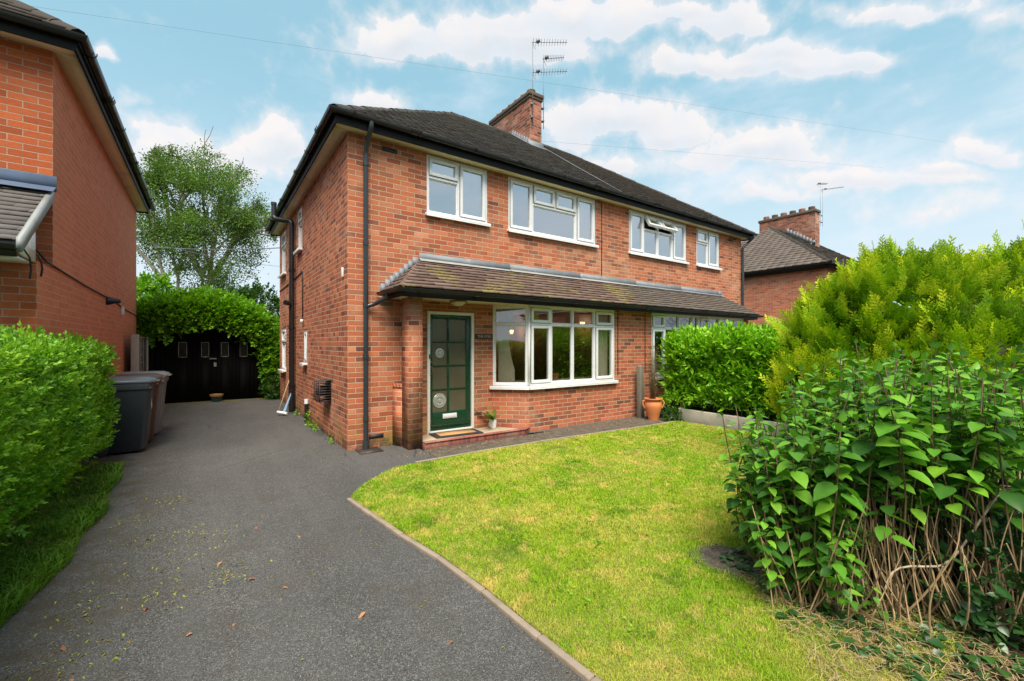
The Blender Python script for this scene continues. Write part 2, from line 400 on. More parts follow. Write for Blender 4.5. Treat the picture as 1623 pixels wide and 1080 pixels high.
M['privet'] = leaf_mat('privet_leaf', [(.035, .12, .008), (.11, .30, .014), (.21, .46, .020), (.38, .62, .06)], .42, .36, patch=(.30, .52, .03), patch_scale=2.)
M['laurel'] = leaf_mat('laurel_leaf', [(.06, .20, .008), (.16, .40, .014), (.28, .56, .020), (.46, .72, .07)], .38, .32, .3)
M['ivy'] = leaf_mat('creeper_leaf', [(.04, .14, .008), (.10, .28, .010), (.20, .42, .014), (.32, .52, .03)], .45, .35)
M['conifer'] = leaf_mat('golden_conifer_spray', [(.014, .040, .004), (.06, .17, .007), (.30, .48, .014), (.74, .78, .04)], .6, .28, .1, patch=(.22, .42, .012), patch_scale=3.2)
M['birchleaf'] = leaf_mat('birch_leaf', [(.045, .085, .018), (.08, .15, .028), (.12, .21, .04), (.18, .28, .07)], .5, .4, .2, patch=(.13, .25, .03), patch_scale=.6)
M['bush'] = leaf_mat('bush_leaf', [(.02, .06, .008), (.04, .11, .012), (.07, .17, .02)], .45, .3)
M['lilac'] = leaf_mat('broad_leaf', [(.035, .12, .018), (.065, .19, .024), (.10, .28, .026), (.15, .37, .026), (.20, .42, .035)], .40, .30, .28)
M['ivydark'] = leaf_mat('dark_ivy_leaf', [(.014, .05, .014), (.025, .085, .02), (.05, .13, .025)], .3, .15, .5)
M['deadleaf'] = leaf_mat('fallen_leaf', [(.24, .10, .05), (.38, .18, .09), (.44, .24, .12), (.30, .18, .09)], .7, .1, .2)
M['litter'] = leaf_mat('green_litter', [(.20, .24, .02), (.30, .34, .03), (.24, .20, .06), (.16, .10, .05)], .7, .15, .2)
M['berry'] = plain('pale_cone', (.30, .42, .40), .6, .1)
M['flower'] = plain('white_petal', (.8, .78, .75), .7, .05)

# ------------------------------------------------------------------ scatter helpers
def leaf_template(w=.42, fold=.18, droop=.12, tip=1., seg=3, stalk=0.):
    """leaf of length 1 along +x, up +z; returns V, F(quads as 4, tri repeated)"""
    xs = np.array([0, .3, .65, 1.]) * tip; ws = np.array([.02, w * .5, w * .42, .01])
    V = []
    for x, ww in zip(xs, ws):
        z = -droop * (x ** 2)
        V += [(x + stalk, -ww, z + fold * ww), (x + stalk, 0, z), (x + stalk, ww, z + fold * ww)]
    F = []
    for i in range(3):
        a = i * 3; F += [(a, a + 1, a + 4, a + 3), (a + 1, a + 2, a + 5, a + 4)]
    return np.array(V, dtype=np.float32), np.array(F, dtype=np.int32)

def heart_template():
    xs = [0, .12, .35, .65, .85, 1.]; ws = [.10, .30, .37, .27, .12, .005]
    V = []
    for x, ww in zip(xs, ws):
        z = -.16 * x * x
        V += [(x - (.06 if x == 0 else 0), -ww, z + .28 * ww), (x, 0, z), (x - (.06 if x == 0 else 0), ww, z + .28 * ww)]
    F = []
    for i in range(len(xs) - 1):
        a = i * 3; F += [(a, a + 1, a + 4, a + 3), (a + 1, a + 2, a + 5, a + 4)]
    return np.array(V, dtype=np.float32), np.array(F, dtype=np.int32)

def basis(dirs, ups):
    x = dirs / np.maximum(np.linalg.norm(dirs, axis=1, keepdims=True), 1e-9)
    y = np.cross(ups, x); y /= np.maximum(np.linalg.norm(y, axis=1, keepdims=True), 1e-9)
    z = np.cross(x, y); return np.stack([x, y, z], axis=2)   # columns

def instance(tv, tf, pos, B, scale):
    """returns V,F for n copies"""
    n = len(pos); k = len(tv)
    sc = np.asarray(scale).reshape(n, -1)[:, None, :]
    V = np.einsum('nij,nkj->nki', B, tv[None] * sc) + pos[:, None, :]
    F = tf[None] + (np.arange(n) * k)[:, None, None]
    return V.reshape(-1, 3).astype(np.float32), F.reshape(-1, tf.shape[1]).astype(np.int32)

class Big:
    def __init__(s): s.V = []; s.F = []; s.R = []; s.M = []; s.n = 0
    def add(s, V, F, r, m=0):
        s.V.append(V); s.F.append(F + s.n); s.R.append(r); s.M.append(np.full(len(F), m)); s.n += len(V)
    def inst(s, tmpl, pos, dirs, ups, scale, rnd=None, m=0):
        tv, tf = tmpl; pos = np.asarray(pos, dtype=np.float32)
        V, F = instance(tv, tf, pos, basis(np.asarray(dirs, float), np.asarray(ups, float)), scale)
        r = rng.random(len(pos)) if rnd is None else np.asarray(rnd)
        s.add(V, F, np.repeat(r, len(tf)), m)
    def build(s, name, mats, parent=None, smooth=False):
        return mesh_object(name, np.concatenate(s.V), np.concatenate(s.F), mats, parent, mi=np.concatenate(s.M), rnd=np.concatenate(s.R), uv=False, smooth=smooth)

def shoot_template(nl=8, leaf=.16, w=.42, L=1., spread=.9, tipup=.3, seed=0, pair=True, jitter=.25):
    """a shoot along +x with leaf pairs; one quad mesh (stem included)"""
    r = np.random.default_rng(seed); lt = leaf_template(w)
    Vs = []; Fs = []; n = 0
    k = 5; xs = np.linspace(0, L, k); zz = tipup * (xs / L) ** 2 * L * .3
    for i in range(k - 1):   # stem as two crossed thin quads
        for dy, dz in ((.012, 0), (0, .012)):
            q = np.array([(xs[i], -dy, zz[i] - dz), (xs[i + 1], -dy, zz[i + 1] - dz), (xs[i + 1], dy, zz[i + 1] + dz), (xs[i], dy, zz[i] + dz)])
            Vs.append(q); Fs.append(np.array([[0, 1, 2, 3]]) + n); n += 4
    for i in range(nl):
        f = (i + .5) / nl; x = .12 * L + f * .88 * L; z = tipup * (x / L) ** 2 * L * .3
        sides = (1, -1) if pair else ((1,) if i % 2 else (-1,))
        for sd in sides:
            ang = spread * (1 - .55 * f) * sd + r.normal(0, jitter)
            if i % 2 and pair: up = np.array([[0, r.normal(0, .3), 1.]]); d = np.array([[math.cos(ang), math.sin(ang), .15 + r.normal(0, .15)]])
            else: up = np.array([[.3, r.normal(0, .4), .8]]); d = np.array([[math.cos(ang) * .8, math.sin(ang) * .8, .45 * (1 if r.random() > .4 else -.6)]])
            s = leaf * L * (1 - .35 * f) * r.uniform(.8, 1.2)
            V, F = instance(lt[0], lt[1], np.array([[x, 0, z]]), basis(d, up), [s])
            Vs.append(V); Fs.append(F + n); n += len(V)
    V, F = instance(lt[0], lt[1], np.array([[L * .98, 0, tipup * .3 * L]]), basis(np.array([[1., 0, .4]]), np.array([[0, 0, 1.]])), [leaf * L * .7])
    Vs.append(V); Fs.append(F + n)
    return np.concatenate(Vs).astype(np.float32), np.concatenate(Fs).astype(np.int32)

def spray_template(seed=0):
    """flat conifer spray, axis +x length 1, lying in xy"""
    r = np.random.default_rng(seed); Vs = []; Fs = []; n = 0
    def seg(p, d, L, w, bend=0.):
        nonlocal n
        d = d / np.linalg.norm(d); s = np.cross(d, [0, 0, 1.]); s /= np.linalg.norm(s)
        q0 = p; q1 = p + d * L * .6 + np.array([0, 0, bend * L * .4]); q2 = p + d * L + np.array([0, 0, bend * L])
        V = np.array([q0 - s * w * .5, q0 + s * w * .5, q1 + s * w * .5, q1 - s * w * .5, q2 + s * w * .1, q2 - s * w * .1])
        Vs.append(V); Fs.append(np.array([[0, 1, 2, 3], [3, 2, 4, 5]]) + n); n += 6
    seg(np.array([0., 0, 0]), np.array([1., 0, .1]), 1., .035)
    for i in range(14):
        f = (i + 1) / 15; p = np.array([f, 0, .1 * f]); sd = 1 if i % 2 else -1
        L = .42 * (1 - f * .75) * r.uniform(.75, 1.2); a = sd * r.uniform(.55, .85)
        d = np.array([math.cos(a), math.sin(a), r.uniform(-.15, .25)])
        seg(p, d, L, .035, .15)
        for j in range(5):
            g = (j + 1) / 6; a2 = a + (1 if j % 2 else -1) * .6
            seg(p + d * L * g, np.array([math.cos(a2), math.sin(a2), r.uniform(-.2, .3)]), L * .42 * (1.1 - g * .6), .032)
    return np.concatenate(Vs).astype(np.float32), np.concatenate(Fs).astype(np.int32)

def snoise(p, s, k=6, seed=3):
    """cheap smooth value noise from sines, p (n,3)"""
    r = np.random.default_rng(seed); o = np.zeros(len(p))
    for i in range(k):
        d = r.normal(0, 1, 3); d *= s * (1 + i * .45) / np.linalg.norm(d)
        o += np.sin(p @ d + r.uniform(0, 6.28)) / (1 + i * .35)
    return o / 2.2

# ------------------------------------------------------------------ builders
def wall(mb, p0, p1, z0, z1, holes=(), depth=.12, m=0):
    """brick wall from p0 to p1, seen from the right-hand side of its direction; holes (u0,u1,z0,z1) get reveals"""
    p0 = Vector((*p0, 0)); p1 = Vector((*p1, 0)); d = (p1 - p0); L = d.length; d /= L; nrm = Vector((d.y, -d.x, 0))
    us = sorted({0, L, *[h[0] for h in holes], *[h[1] for h in holes]}); zs = sorted({z0, z1, *[h[2] for h in holes], *[h[3] for h in holes]})
    P = lambda u, z, o=0: p0 + d * u - nrm * o + Vector((0, 0, z))
    for a, b in zip(us[:-1], us[1:]):
        for c, e in zip(zs[:-1], zs[1:]):
            cu, cz = (a + b) / 2, (c + e) / 2
            if any(h[0] < cu < h[1] and h[2] < cz < h[3] for h in holes): continue
            mb.poly([P(a, c), P(b, c), P(b, e), P(a, e)], m)
    for (a, b, c, e) in holes:
        mb.poly([P(a, c), P(a, e), P(a, e, depth), P(a, c, depth)], m); mb.poly([P(b, c, depth), P(b, e, depth), P(b, e), P(b, c)], m)
        mb.poly([P(a, e), P(b, e), P(b, e, depth), P(a, e, depth)], m); mb.poly([P(a, c, depth), P(b, c, depth), P(b, c), P(a, c)], m)

def ring(mb, u0, u1, v0, v1, w, y0, y1, m=0, wb=None):
    wb = w if wb is None else wb
    mb.box(u0, u0 + w, y0, y1, v0, v1, m); mb.box(u1 - w, u1, y0, y1, v0, v1, m)
    mb.box(u0 + w, u1 - w, y0, y1, v1 - w, v1, m); mb.box(u0 + w, u1 - w, y0, y1, v0, v0 + wb, m)

def window(parent, org, ang, W, H, cells, name='window', glass='glass', sill=.07, label=None, curtains=(), lead=()):
    """local frame: x along the wall, -y outwards, z up from the bottom of the frame. cells (u0,u1,v0,v1,kind)"""
    T = Matrix.Translation(Vector(org)) @ Matrix.Rotation(ang, 4, 'Z')
    mb = MB(); mb.T = T; gl = MB(); gl.T = T; gk = mb
    e = .045
    ring(mb, 0, W, 0, H, e, .012, .08)
    for (u0, u1, v0, v1, k) in cells:
        a = u0 + (e if u0 < .01 else .022) ; b = u1 - (e if u1 > W - .01 else .022)
        c = v0 + (e if v0 < .01 else .022); d = v1 - (e if v1 > H - .01 else .022)
        # mullion halves
        if u0 > .01: mb.box(u0, a, .014, .078, max(v0, e), min(v1, H - e))
        if u1 < W - .01: mb.box(b, u1, .014, .078, max(v0, e), min(v1, H - e))
        if v0 > .01: mb.box(a, b, .0145, .0775, v0, c)
        if v1 < H - .01: mb.box(a, b, .0145, .0775, d, v1)
        if k == 'f':
            ring(mb, a, b, c, d, .014, .034, .07); gl.poly([(a, .052, c), (b, .052, c), (b, .052, d), (a, .052, d)])
        elif k == 'c':
            ring(mb, a - .004, b + .004, c - .004, d + .004, .006, .004, .03, 1)
            ring(mb, a + .002, b - .002, c + .002, d - .002, .05, -.006, .06)
            gl.poly([(a + .04, .03, c + .04), (b - .04, .03, c + .04), (b - .04, .03, d - .04), (a + .04, .03, d - .04)])
        elif k == 'o':   # top-hung vent standing open
            S = Matrix.Translation((0, 0, d)) @ Matrix.Rotation(-R(32), 4, 'X') @ Matrix.Translation((0, 0, -d))
            mb.T = T @ S; gl.T = T @ S
            ring(mb, a + .002, b - .002, c + .002, d - .002, .05, -.016, .05)
            gl.poly([(a + .04, .02, c + .04), (b - .04, .02, c + .04), (b - .04, .02, d - .04), (a + .04, .02, d - .04)])
            mb.T = T; gl.T = T
    f = mb.build(name, [M['upvc'], M['black']], parent, bevel=.003)
    if label: f['label'] = label
    gl.build('window_glass', [M[glass]], f)
    if sill:
        s = MB(); s.T = T
        s.box(-.03, W + .03, -sill, .05, -.04, -.003); s.box(-.03, W + .03, -sill, -sill + .012, -.058, -.04)
        s.build('sill', [M['upvc']], f, bevel=.003)
    for (u0, u1, v0, v1, mt, dep) in curtains:
        c = MB(); c.T = T; n = max(6, int((u1 - u0) / .02)); pts = []
        for i in range(n + 1):
            u = u0 + (u1 - u0) * i / n; pts.append((u, dep + .018 * math.sin(i * 1.3 + 2 * math.sin(i * .31))))
        for (a, ya), (b, yb) in zip(pts[:-1], pts[1:]):
            c.poly([(a, ya, v0), (b, yb, v0), (b, yb, v1), (a, ya, v1)])
        c.build('curtain', [M[mt]], f, smooth=True)
    if lead:
        l = MB(); l.T = T
        for path in lead: l.tube(path, .004, 4)
        l.build('leaded_came', [M['lead']], f)
    return f

def tiled(mb, A, B, C, D, gauge=.1, tw=.165, th=.014, m=0, jit=.004, overhang=0, mfun=None):
    """stepped courses of single tiles over the trapezoid A,B (eaves) C,D (top, C above B)"""
    A, B, C, D = map(Vector, (A, B, C, D))
    E = (B - A).normalized(); up = (D - A); up = (up - E * up.dot(E)); SL = up.length; up /= SL
    N = E.cross(up).normalized()
    if N.z < 0: N = -N
    l0, l1 = 0., (D - A).dot(E); r0, r1 = (B - A).dot(E), (C - A).dot(E)
    n = max(1, round(SL / gauge)); g = SL / n
    for i in range(n):
        s0, s1 = i * g, (i + 1) * g + .02
        if i == n - 1: s1 = SL
        t0, t1 = s0 / SL, min(1, s1 / SL)
        a0, b0 = l0 + (l1 - l0) * t0, r0 + (r1 - r0) * t0
        a1, b1 = l0 + (l1 - l0) * t1, r0 + (r1 - r0) * t1
        u = a0 - tw * (random.random() * .1 + (.5 if i % 2 else 0))
        while u < b0:
            x0, x1 = max(u, a0), min(u + tw - .003, b0)
            if x1 - x0 > .01:
                y0, y1 = min(max(u, a1), b1), max(min(u + tw - .003, b1), a1)
                if y1 < y0: y1 = y0
                j = random.gauss(0, jit); sl = random.gauss(0, jit * .7)
                z0 = th * 1.5 + j; z1 = .001
                P = lambda q, s, z: A + E * q + up * s + N * z
                v = [P(x0, s0 + sl, z0), P(x1, s0 + sl, z0 + random.gauss(0, jit * .3)), P(y1, s1, z1), P(y0, s1, z1), P(x0, s0 + sl, z0 - th), P(x1, s0 + sl, z0 - th)]
                fs = [(0, 1, 2, 3), (4, 5, 1, 0), (4, 0, 3), (5, 2, 1)]
                mb.add(v, fs, mfun(A + E * ((x0 + x1) / 2)) if mfun else m)
            u += tw
    mb.poly([A - N * .012, B - N * .012, C - N * .012, D - N * .012], m, .5)

def ridge(mb, A, B, r=.11, L=.32, m=0, drop=.03):
    A, B = Vector(A), Vector(B); n = max(1, round((B - A).length / L)); d = (B - A) / n
    side = d.cross(Vector((0, 0, 1))).normalized(); up = side.cross(d).normalized()
    if up.z < 0: up = -up
    for i in range(n):
        p = A + d * i; q = A + d * (i + 1.03); k = 1 + .06; jj = random.gauss(0, .004)
        prof = [(-1, -.45), (-.72, .22), (-.25, .62), (.25, .62), (.72, .22), (1, -.45)]
        vs = []
        for (pt, sc) in ((p, k), (q, .96)):
            for (a, b) in prof: vs.append(pt + side * a * r * sc + up * (b * r * sc - drop + jj))
        fs = [(j, j + 1, 7 + j, 6 + j) for j in range(5)] + [(0, 1, 2, 3, 4, 5)]
        mb.add(vs, fs, m)

def gutter(mb, path, r=.058, m=0, joints=True):
    prof = [(math.cos(a), math.sin(a)) for a in [math.pi + math.pi * k / 8 for k in range(9)]]
    prof += [(.90 * math.cos(a), .90 * math.sin(a)) for a in [2 * math.pi - math.pi * k / 8 for k in range(9)]]
    mb.tube(path, r, prof=prof, up=(0, 0, 1), m=m)
    if joints:
        for a, b in zip(path[:-1], path[1:]):
            a, b = Vector(a), Vector(b); L = (b - a).length; n = int(L / 1.9)
            for i in range(n):
                p = a.lerp(b, (i + .6) / max(n, 1)); d = (b - a).normalized()
                mb.tube([p - d * .045, p + d * .045], r * 1.13, prof=prof, up=(0, 0, 1), m=m)
            k = int(L / .95)
            for i in range(k):   # brackets
                p = a.lerp(b, (i + .3) / max(k, 1)); d = (b - a).normalized()
                mb.tube([p - d * .012, p + d * .012], r * 1.10, prof=prof, up=(0, 0, 1), m=m)

def pipe(mb, path, r=.034, n=12, m=0, clips=(), wallpt=None):
    # round the corners a little
    P = [Vector(p) for p in path]; out = [P[0]]
    for i in range(1, len(P) - 1):
        a = (P[i - 1] - P[i]); b = (P[i + 1] - P[i]); k = min(r * 1.3, a.length * .4, b.length * .4)
        q0 = P[i] + a.normalized() * k; q1 = P[i] + b.normalized() * k
        for t in (0, .33, .66, 1): out.append(q0.lerp(P[i], t).lerp(P[i].lerp(q1, t), t))
    out.append(P[-1]); mb.tube(out, r, n, m=m)
    for z in clips:
        c = P[0].copy(); c.z = z; mb.tube([c - Vector((0, 0, .03)), c + Vector((0, 0, .03))], r * 1.22, n, m=m)

# ------------------------------------------------------------------ setting
def sheet(name, pts, z, mat, kind='structure'):
    o = mesh_object(name, [(x, y, z) for x, y in pts], [tuple(range(len(pts)))], mat); o['kind'] = kind; return o
sheet('ground', [(-400, -400), (400, -400), (400, 400), (-400, 400)], -.03, M['ground'])
sheet('driveway', [(-2.95, -7.6), (.9, -7.6), (.9, -.25), (5.8, -.9), (5.8, .0), (.02, .0), (.02, 7.75), (-3.0, 7.75)], 0, M['asphalt'])
sheet('pavement', [(-40, -9.6), (40, -9.6), (40, -7.6), (-40, -7.6)], 0, M['asphalt'])
sheet('road', [(-60, -15.5), (60, -15.5), (60, -9.72), (-60, -9.72)], -.02, M['asphalt'])
LE = [(-.13, -5.9), (-.16, -5.45), (-.186, -5.0), (-.204, -4.64), (-.223, -4.11), (-.268, -3.57), (-.352, -3.07), (-.42, -2.5), (-.479, -1.99),
      (-.40, -1.84), (-.20, -1.62), (.04, -1.42), (.254, -1.27), (.52, -1.24), (1.46, -1.22), (2.59, -1.235), (3.75, -1.32), (5.19, -1.39), (5.9, -1.40)]
LAWN = LE + [(5.95, -2.0), (5.9, -3.0), (5.7, -4.2), (5.4, -6.0)]
sheet('lawn_base', LAWN, .022, M['thatch'])
sheet('flower_bed', [(1.15, -6.9), (1.02, -6.0), (1.15, -5.35), (1.5, -4.85), (2.2, -4.45), (3.2, -3.9), (4.6, -3.9), (5.9, -3.2), (6.4, -1.2), (9.5, -1.0), (9.5, -7.2)], .028, M['soil'])
sheet('garden_path', [(.9, -.6), (2.9, -.62), (5.6, -.45), (6.6, -.5), (6.6, -1.36), (5.19, -1.33), (3.75, -1.26), (2.59, -1.18), (.9, -1.2)], .004, M['path'])
# kerb edging along the lawn
kb = MB()
def edging(path, w=.042, h=.026, m=0):
    L = 0
    pts = []
    for (a, b) in zip(path[:-1], path[1:]):
        a, b = Vector((*a, 0)), Vector((*b, 0)); n = max(1, round((b - a).length / .9))
        for i in range(n): pts.append((a.lerp(b, i / n), a.lerp(b, (i + 1) / n)))
    for a, b in pts:
        d = (b - a).normalized(); s = Vector((d.y, -d.x, 0)); a2 = a + d * .004; b2 = b - d * .002
        h2 = h + random.uniform(-.004, .004)
        q = [(a2.x, a2.y), (b2.x, b2.y), (b2.x - s.x * w, b2.y - s.y * w), (a2.x - s.x * w, a2.y - s.y * w)]
        kb.prism(q[::-1] if False else q, -.02, h2)
edging(LE[:9]); edging([(.53, -1.19), (1.46, -1.17), (2.59, -1.185), (3.75, -1.27), (5.19, -1.34), (5.9, -1.35)], .03, .03)
o = kb.build('kerb_edging', [M['kerb']], bevel=.006); o['kind'] = 'structure'

def inside(px, py, poly):
    c = np.zeros(len(px), bool); n = len(poly); j = n - 1
    for i in range(n):
        xi, yi = poly[i]; xj, yj = poly[j]
        c ^= ((yi > py) != (yj > py)) & (px < (xj - xi) * (py - yi) / (yj - yi + 1e-12) + xi); j = i
    return c

CAMP = (-1.6333, -6.3837, 1.54)
def blades(name, poly, n, h, w, mat, hole=None, bend=.5, zb=.02, power=1.3, hn=.35, label=None, cat=None, lean=None):
    xs = [p[0] for p in poly]; ys = [p[1] for p in poly]
    X = rng.uniform(min(xs), max(xs), n * 6); Y = rng.uniform(min(ys), max(ys), n * 6)
    k = inside(X, Y, poly)
    if hole: k &= (((X - hole[0]) / hole[2]) ** 2 + ((Y - hole[1]) / hole[3]) ** 2 + .35 * snoise(np.stack([X, Y, X * 0], 1), 14.) + .5 * rng.random(len(X)) - .25) > 1
    X, Y = X[k], Y[k]
    dist = np.hypot(X - CAMP[0], Y - CAMP[1]); pr = np.clip((2.2 / dist) ** power, 0, 1); k = rng.random(len(X)) < pr
    X, Y, dist = X[k][:n], Y[k][:n], dist[k][:n]; N = len(X)
    ang = rng.uniform(0, 6.283, N); wd = w * np.clip(dist / 3, .8, 3.2) * rng.uniform(.7, 1.3, N)
    hh = h * (1 + hn * snoise(np.stack([X, Y, X * 0], 1), 5.)) * rng.uniform(.55, 1.25, N)
    hh = np.clip(hh, h * .3, h * 2)
    dx, dy = np.cos(ang), np.sin(ang); bl = rng.uniform(.1, 1., N) * bend * hh; ba = rng.uniform(0, 6.283, N)
    bx, by = np.cos(ba) * bl, np.sin(ba) * bl
    if lean is not None: bx += lean[0] * hh; by += lean[1] * hh
    V = np.zeros((N, 5, 3), np.float32)
    V[:, 0] = np.stack([X - dx * wd / 2, Y - dy * wd / 2, np.full(N, zb)], 1); V[:, 1] = np.stack([X + dx * wd / 2, Y + dy * wd / 2, np.full(N, zb)], 1)
    V[:, 2] = np.stack([X + dx * wd * .4 + bx * .35, Y + dy * wd * .4 + by * .35, zb + hh * .6], 1)
    V[:, 3] = np.stack([X - dx * wd * .4 + bx * .35, Y - dy * wd * .4 + by * .35, zb + hh * .6], 1)
    V[:, 4] = np.stack([X + bx, Y + by, zb + hh * (1 - bend * .25)], 1)
    base = (np.arange(N) * 5)[:, None]
    F = [None] * 0
    q = base + np.array([[0, 1, 2, 3]]); t = base + np.array([[3, 2, 4, 4]])
    # quads and triangles kept in one quad array (tip doubled into a sliver vertex)
    V2 = np.concatenate([V, V[:, 4:5] + np.array([0.0006, 0, 0], np.float32)], 1)
    base = (np.arange(N) * 6)[:, None]
    F = np.stack([base + np.array([[0, 1, 2, 3]]), base + np.array([[3, 2, 4, 5]])], 1).reshape(-1, 4)
    rv = np.clip(.5 + .28 * rng.normal(0, 1, N) + .2 * snoise(np.stack([X, Y, X * 0], 1), 3., seed=9), 0, 1)
    o = mesh_object(name, V2.reshape(-1, 3), F, mat, rnd=np.repeat(rv, 2), uv=False); o['kind'] = 'stuff'
    if label: o['label'] = label
    if cat: o['category'] = cat
    return o

FAST = 1.0
lawn_in = [(x, y) for x, y in LAWN]
o = blades('lawn_grass', lawn_in, int(430000 * FAST), .030, .0032, M['grass'], hole=(1.33, -4.83, .17, .23), bend=1.0, label='short mown lawn with green and yellowed patches in front of the house', cat='grass')
verge = [(-2.62, -5.2), (-2.60, -3.2), (-2.50, -2.6), (-2.42, -2.1), (-2.46, -1.6), (-2.38, -1.1), (-2.47, -.5), (-2.44, .1), (-2.52, .8), (-3.0, .9), (-3.3, -5.2)]
o = blades('verge_grass', verge, int(30000 * FAST), .14, .005, M['grass_long'], bend=1.1, zb=.0, power=.6, label='long dark green grass strip under the left hedge', cat='grass')
sheet('verge', verge, .006, M['soil'])
sheet('mossy_strip', [(-2.95, 7.5), (-.15, 7.38), (-.15, 7.55), (-2.95, 7.66)], .005, M['moss'])

# dry clippings and ground plants near the shrub
def litter(name, n, area, L, w, mat, label, cat, zb=.03):
    b = Big(); lt = leaf_template(w, fold=.3, droop=.3)
    xs = [p[0] for p in area]; ys = [p[1] for p in area]
    X = rng.uniform(min(xs), max(xs), n * 4); Y = rng.uniform(min(ys), max(ys), n * 4); k = inside(X, Y, area); X, Y = X[k][:n], Y[k][:n]; N = len(X)
    a = rng.uniform(0, 6.28, N); d = np.stack([np.cos(a), np.sin(a), rng.normal(.05, .25, N)], 1); up = np.stack([rng.normal(0, .3, N), rng.normal(0, .3, N), np.ones(N)], 1)
    b.inst(lt, np.stack([X, Y, zb + rng.uniform(0, .03, N)], 1), d, up, L * rng.uniform(.5, 1.4, N)); o = b.build(name, mat)
    o['kind'] = 'stuff'; o['label'] = label; o['category'] = cat; return o

# ------------------------------------------------------------------ main house
H = empty('semi_detached_house', (0, 0, 0), 0, 'pair of red brick semi-detached houses with dark hipped roof, white windows and green front door', 'house')
HW, HD, EV = 11.06, 7.10, 4.586
BP = .45   # bay projection
wm = MB()
W1 = (1.216, 2.358, 3.625, 4.58); W2 = (2.80, 5.037, 3.605, 4.58); W3 = (6.105, 8.32, 3.605, 4.58); W4 = (8.775, 9.875, 3.605, 4.58)
DOOR = (1.219, 2.078, .085, 2.065)
wall(wm, (0, 0), (HW, 0), -.06, EV + .02, [(a, b, c, d - .012) for a, b, c, d in (W1, W2, W3, W4)] + [DOOR, (2.56, 5.2, .85, 2.15), (6.25, 10.2, .85, 2.15)], .11)
wall(wm, (HW, 0), (HW, HD), -.06, EV + .02)
wall(wm, (HW, HD), (0, HD), -.06, EV + .02)
# side wall runs from the back to the front corner: u measured from the back
sd = lambda y0, y1, z0, z1: (HD - y1, HD - y0, z0, z1)
S_up = sd(3.62, 4.17, 3.56, 4.50); S_lo = sd(3.06, 3.42, 1.15, 1.83); S_ub = sd(5.9, 6.75, 3.35, 4.50); S_lb = sd(5.9, 6.75, .86, 1.95)
wall(wm, (0, HD), (0, 0), -.06, EV + .02, [S_up, S_lo, S_ub, S_lb], .09, 1)
wm.build('wall', [M['brick'], M['brick_side']], H)
# bay walls
bw = MB()
c0, c1 = (2.45, 0), (2.918, -BP); c2, c3 = (10.33, -BP), (10.33, 0)
wall(bw, c0, c1, -.05, .80); wall(bw, c1, (5.125, -BP), -.05, .80)
wall(bw, (5.125, -BP), (6.315, -BP), -.05, 2.22); wall(bw, (6.315, -BP), (10.33, -BP), -.05, .80)
bw.poly([(5.125, -BP, .8), (5.125, -BP, 2.22), (5.125, -BP + .12, 2.22), (5.125, -BP + .12, .8)])
bw.poly([(6.315, -BP, .8), (6.315, -BP + .12, .8), (6.315, -BP + .12, 2.22), (6.315, -BP, 2.22)])
bw.poly([(2.45, 0, .8), (2.918, -BP, .8), (5.125, -BP, .8), (5.125, 0, .8)]); bw.poly([(6.315, 0, .8), (6.315, -BP, .8), (10.33, -BP, .8), (10.33, 0, .8)])
bw.box(10.33, 10.56, -BP, -.003, -.05, 2.22)
bw.build('bay_wall', [M['brick_low']], H)
# pillar with low wing wall
pl = MB(); pl.box(.735, .950, -BP, -.186, -.05, 2.235); pl.build('porch_pillar', [M['brick']], H)
pw = MB(); pw.prism([(.655, -.003), (.733, -.186), (.80, -.186), (.80, -.003)], -.05, .86)
for i in range(3):
    ya, yb = -.181 + i * .060, -.128 + i * .060; xa, xb = .655 + .078 * (-ya) / .186, .655 + .078 * (-yb) / .186
    pw.prism([(xb, yb), (xa, ya), (.80, ya), (.80, yb)], .861, .935)
pw.build('wing_wall', [M['brick']], H)
ar = MB()
ar.box(.30, .52, -.003, .02, .135, .20, 0); ar.build('air_brick', [M['iron']], H)
ar = MB(); ar.box(.50, .73, -.006, .02, 4.43, 4.50, 0)
for k in range(4): ar.box(.515 + k * .053, .55 + k * .053, -.010, -.006, 4.44, 4.49)
ar.build('air_brick', [M['iron']], H)
ar = MB(); ar.box(10.35, 10.60, -.006, .02, 4.43, 4.50, 0); ar.build('air_brick', [M['iron']], H)

# roof
ov = .25; ez = 4.735; rz = 7.45; ap = 3.456; ry = 3.55
rf = MB()
F0, F1, B0, B1 = (-ov, -ov, ez), (HW + ov, -ov, ez), (-ov, HD + ov, ez), (HW + ov, HD + ov, ez)
A0, A1 = (ap, ry, rz), (HW - ap, ry, rz)
mid = lambda p: 0 if p.x < 5.55 else 1
tiled(rf, F0, F1, A1, A0, .105, .165, .012, jit=.0022, mfun=mid)
tiled(rf, F1, B1, A1, A1, .2, .33, .014, m=1); tiled(rf, B1, B0, A0, A1, .3, .33, .014, m=0); tiled(rf, B0, F0, A0, A0, .11, .165, .012, m=0)
RO = rf.build('roof', [M['tile_main'], M['tile_right']], H)
rg = MB(); ridge(rg, A0, A1, .10, .32); ridge(rg, F0, A0, .095, .22); ridge(rg, F1, A1, .095, .22, 1); ridge(rg, B0, A0, .095, .3)
rg.build('ridge_tile', [M['tile_main'], M['tile_right']], RO)
# pale pointing line where the two roofs meet
pj = MB(); pj.tube([(5.62, -.2, 4.80), (5.60, 1.2, 5.82), (5.66, 2.62, 6.86)], [.006, .009, .008], 5); pj.build('roof_joint', [M['lead']], RO)
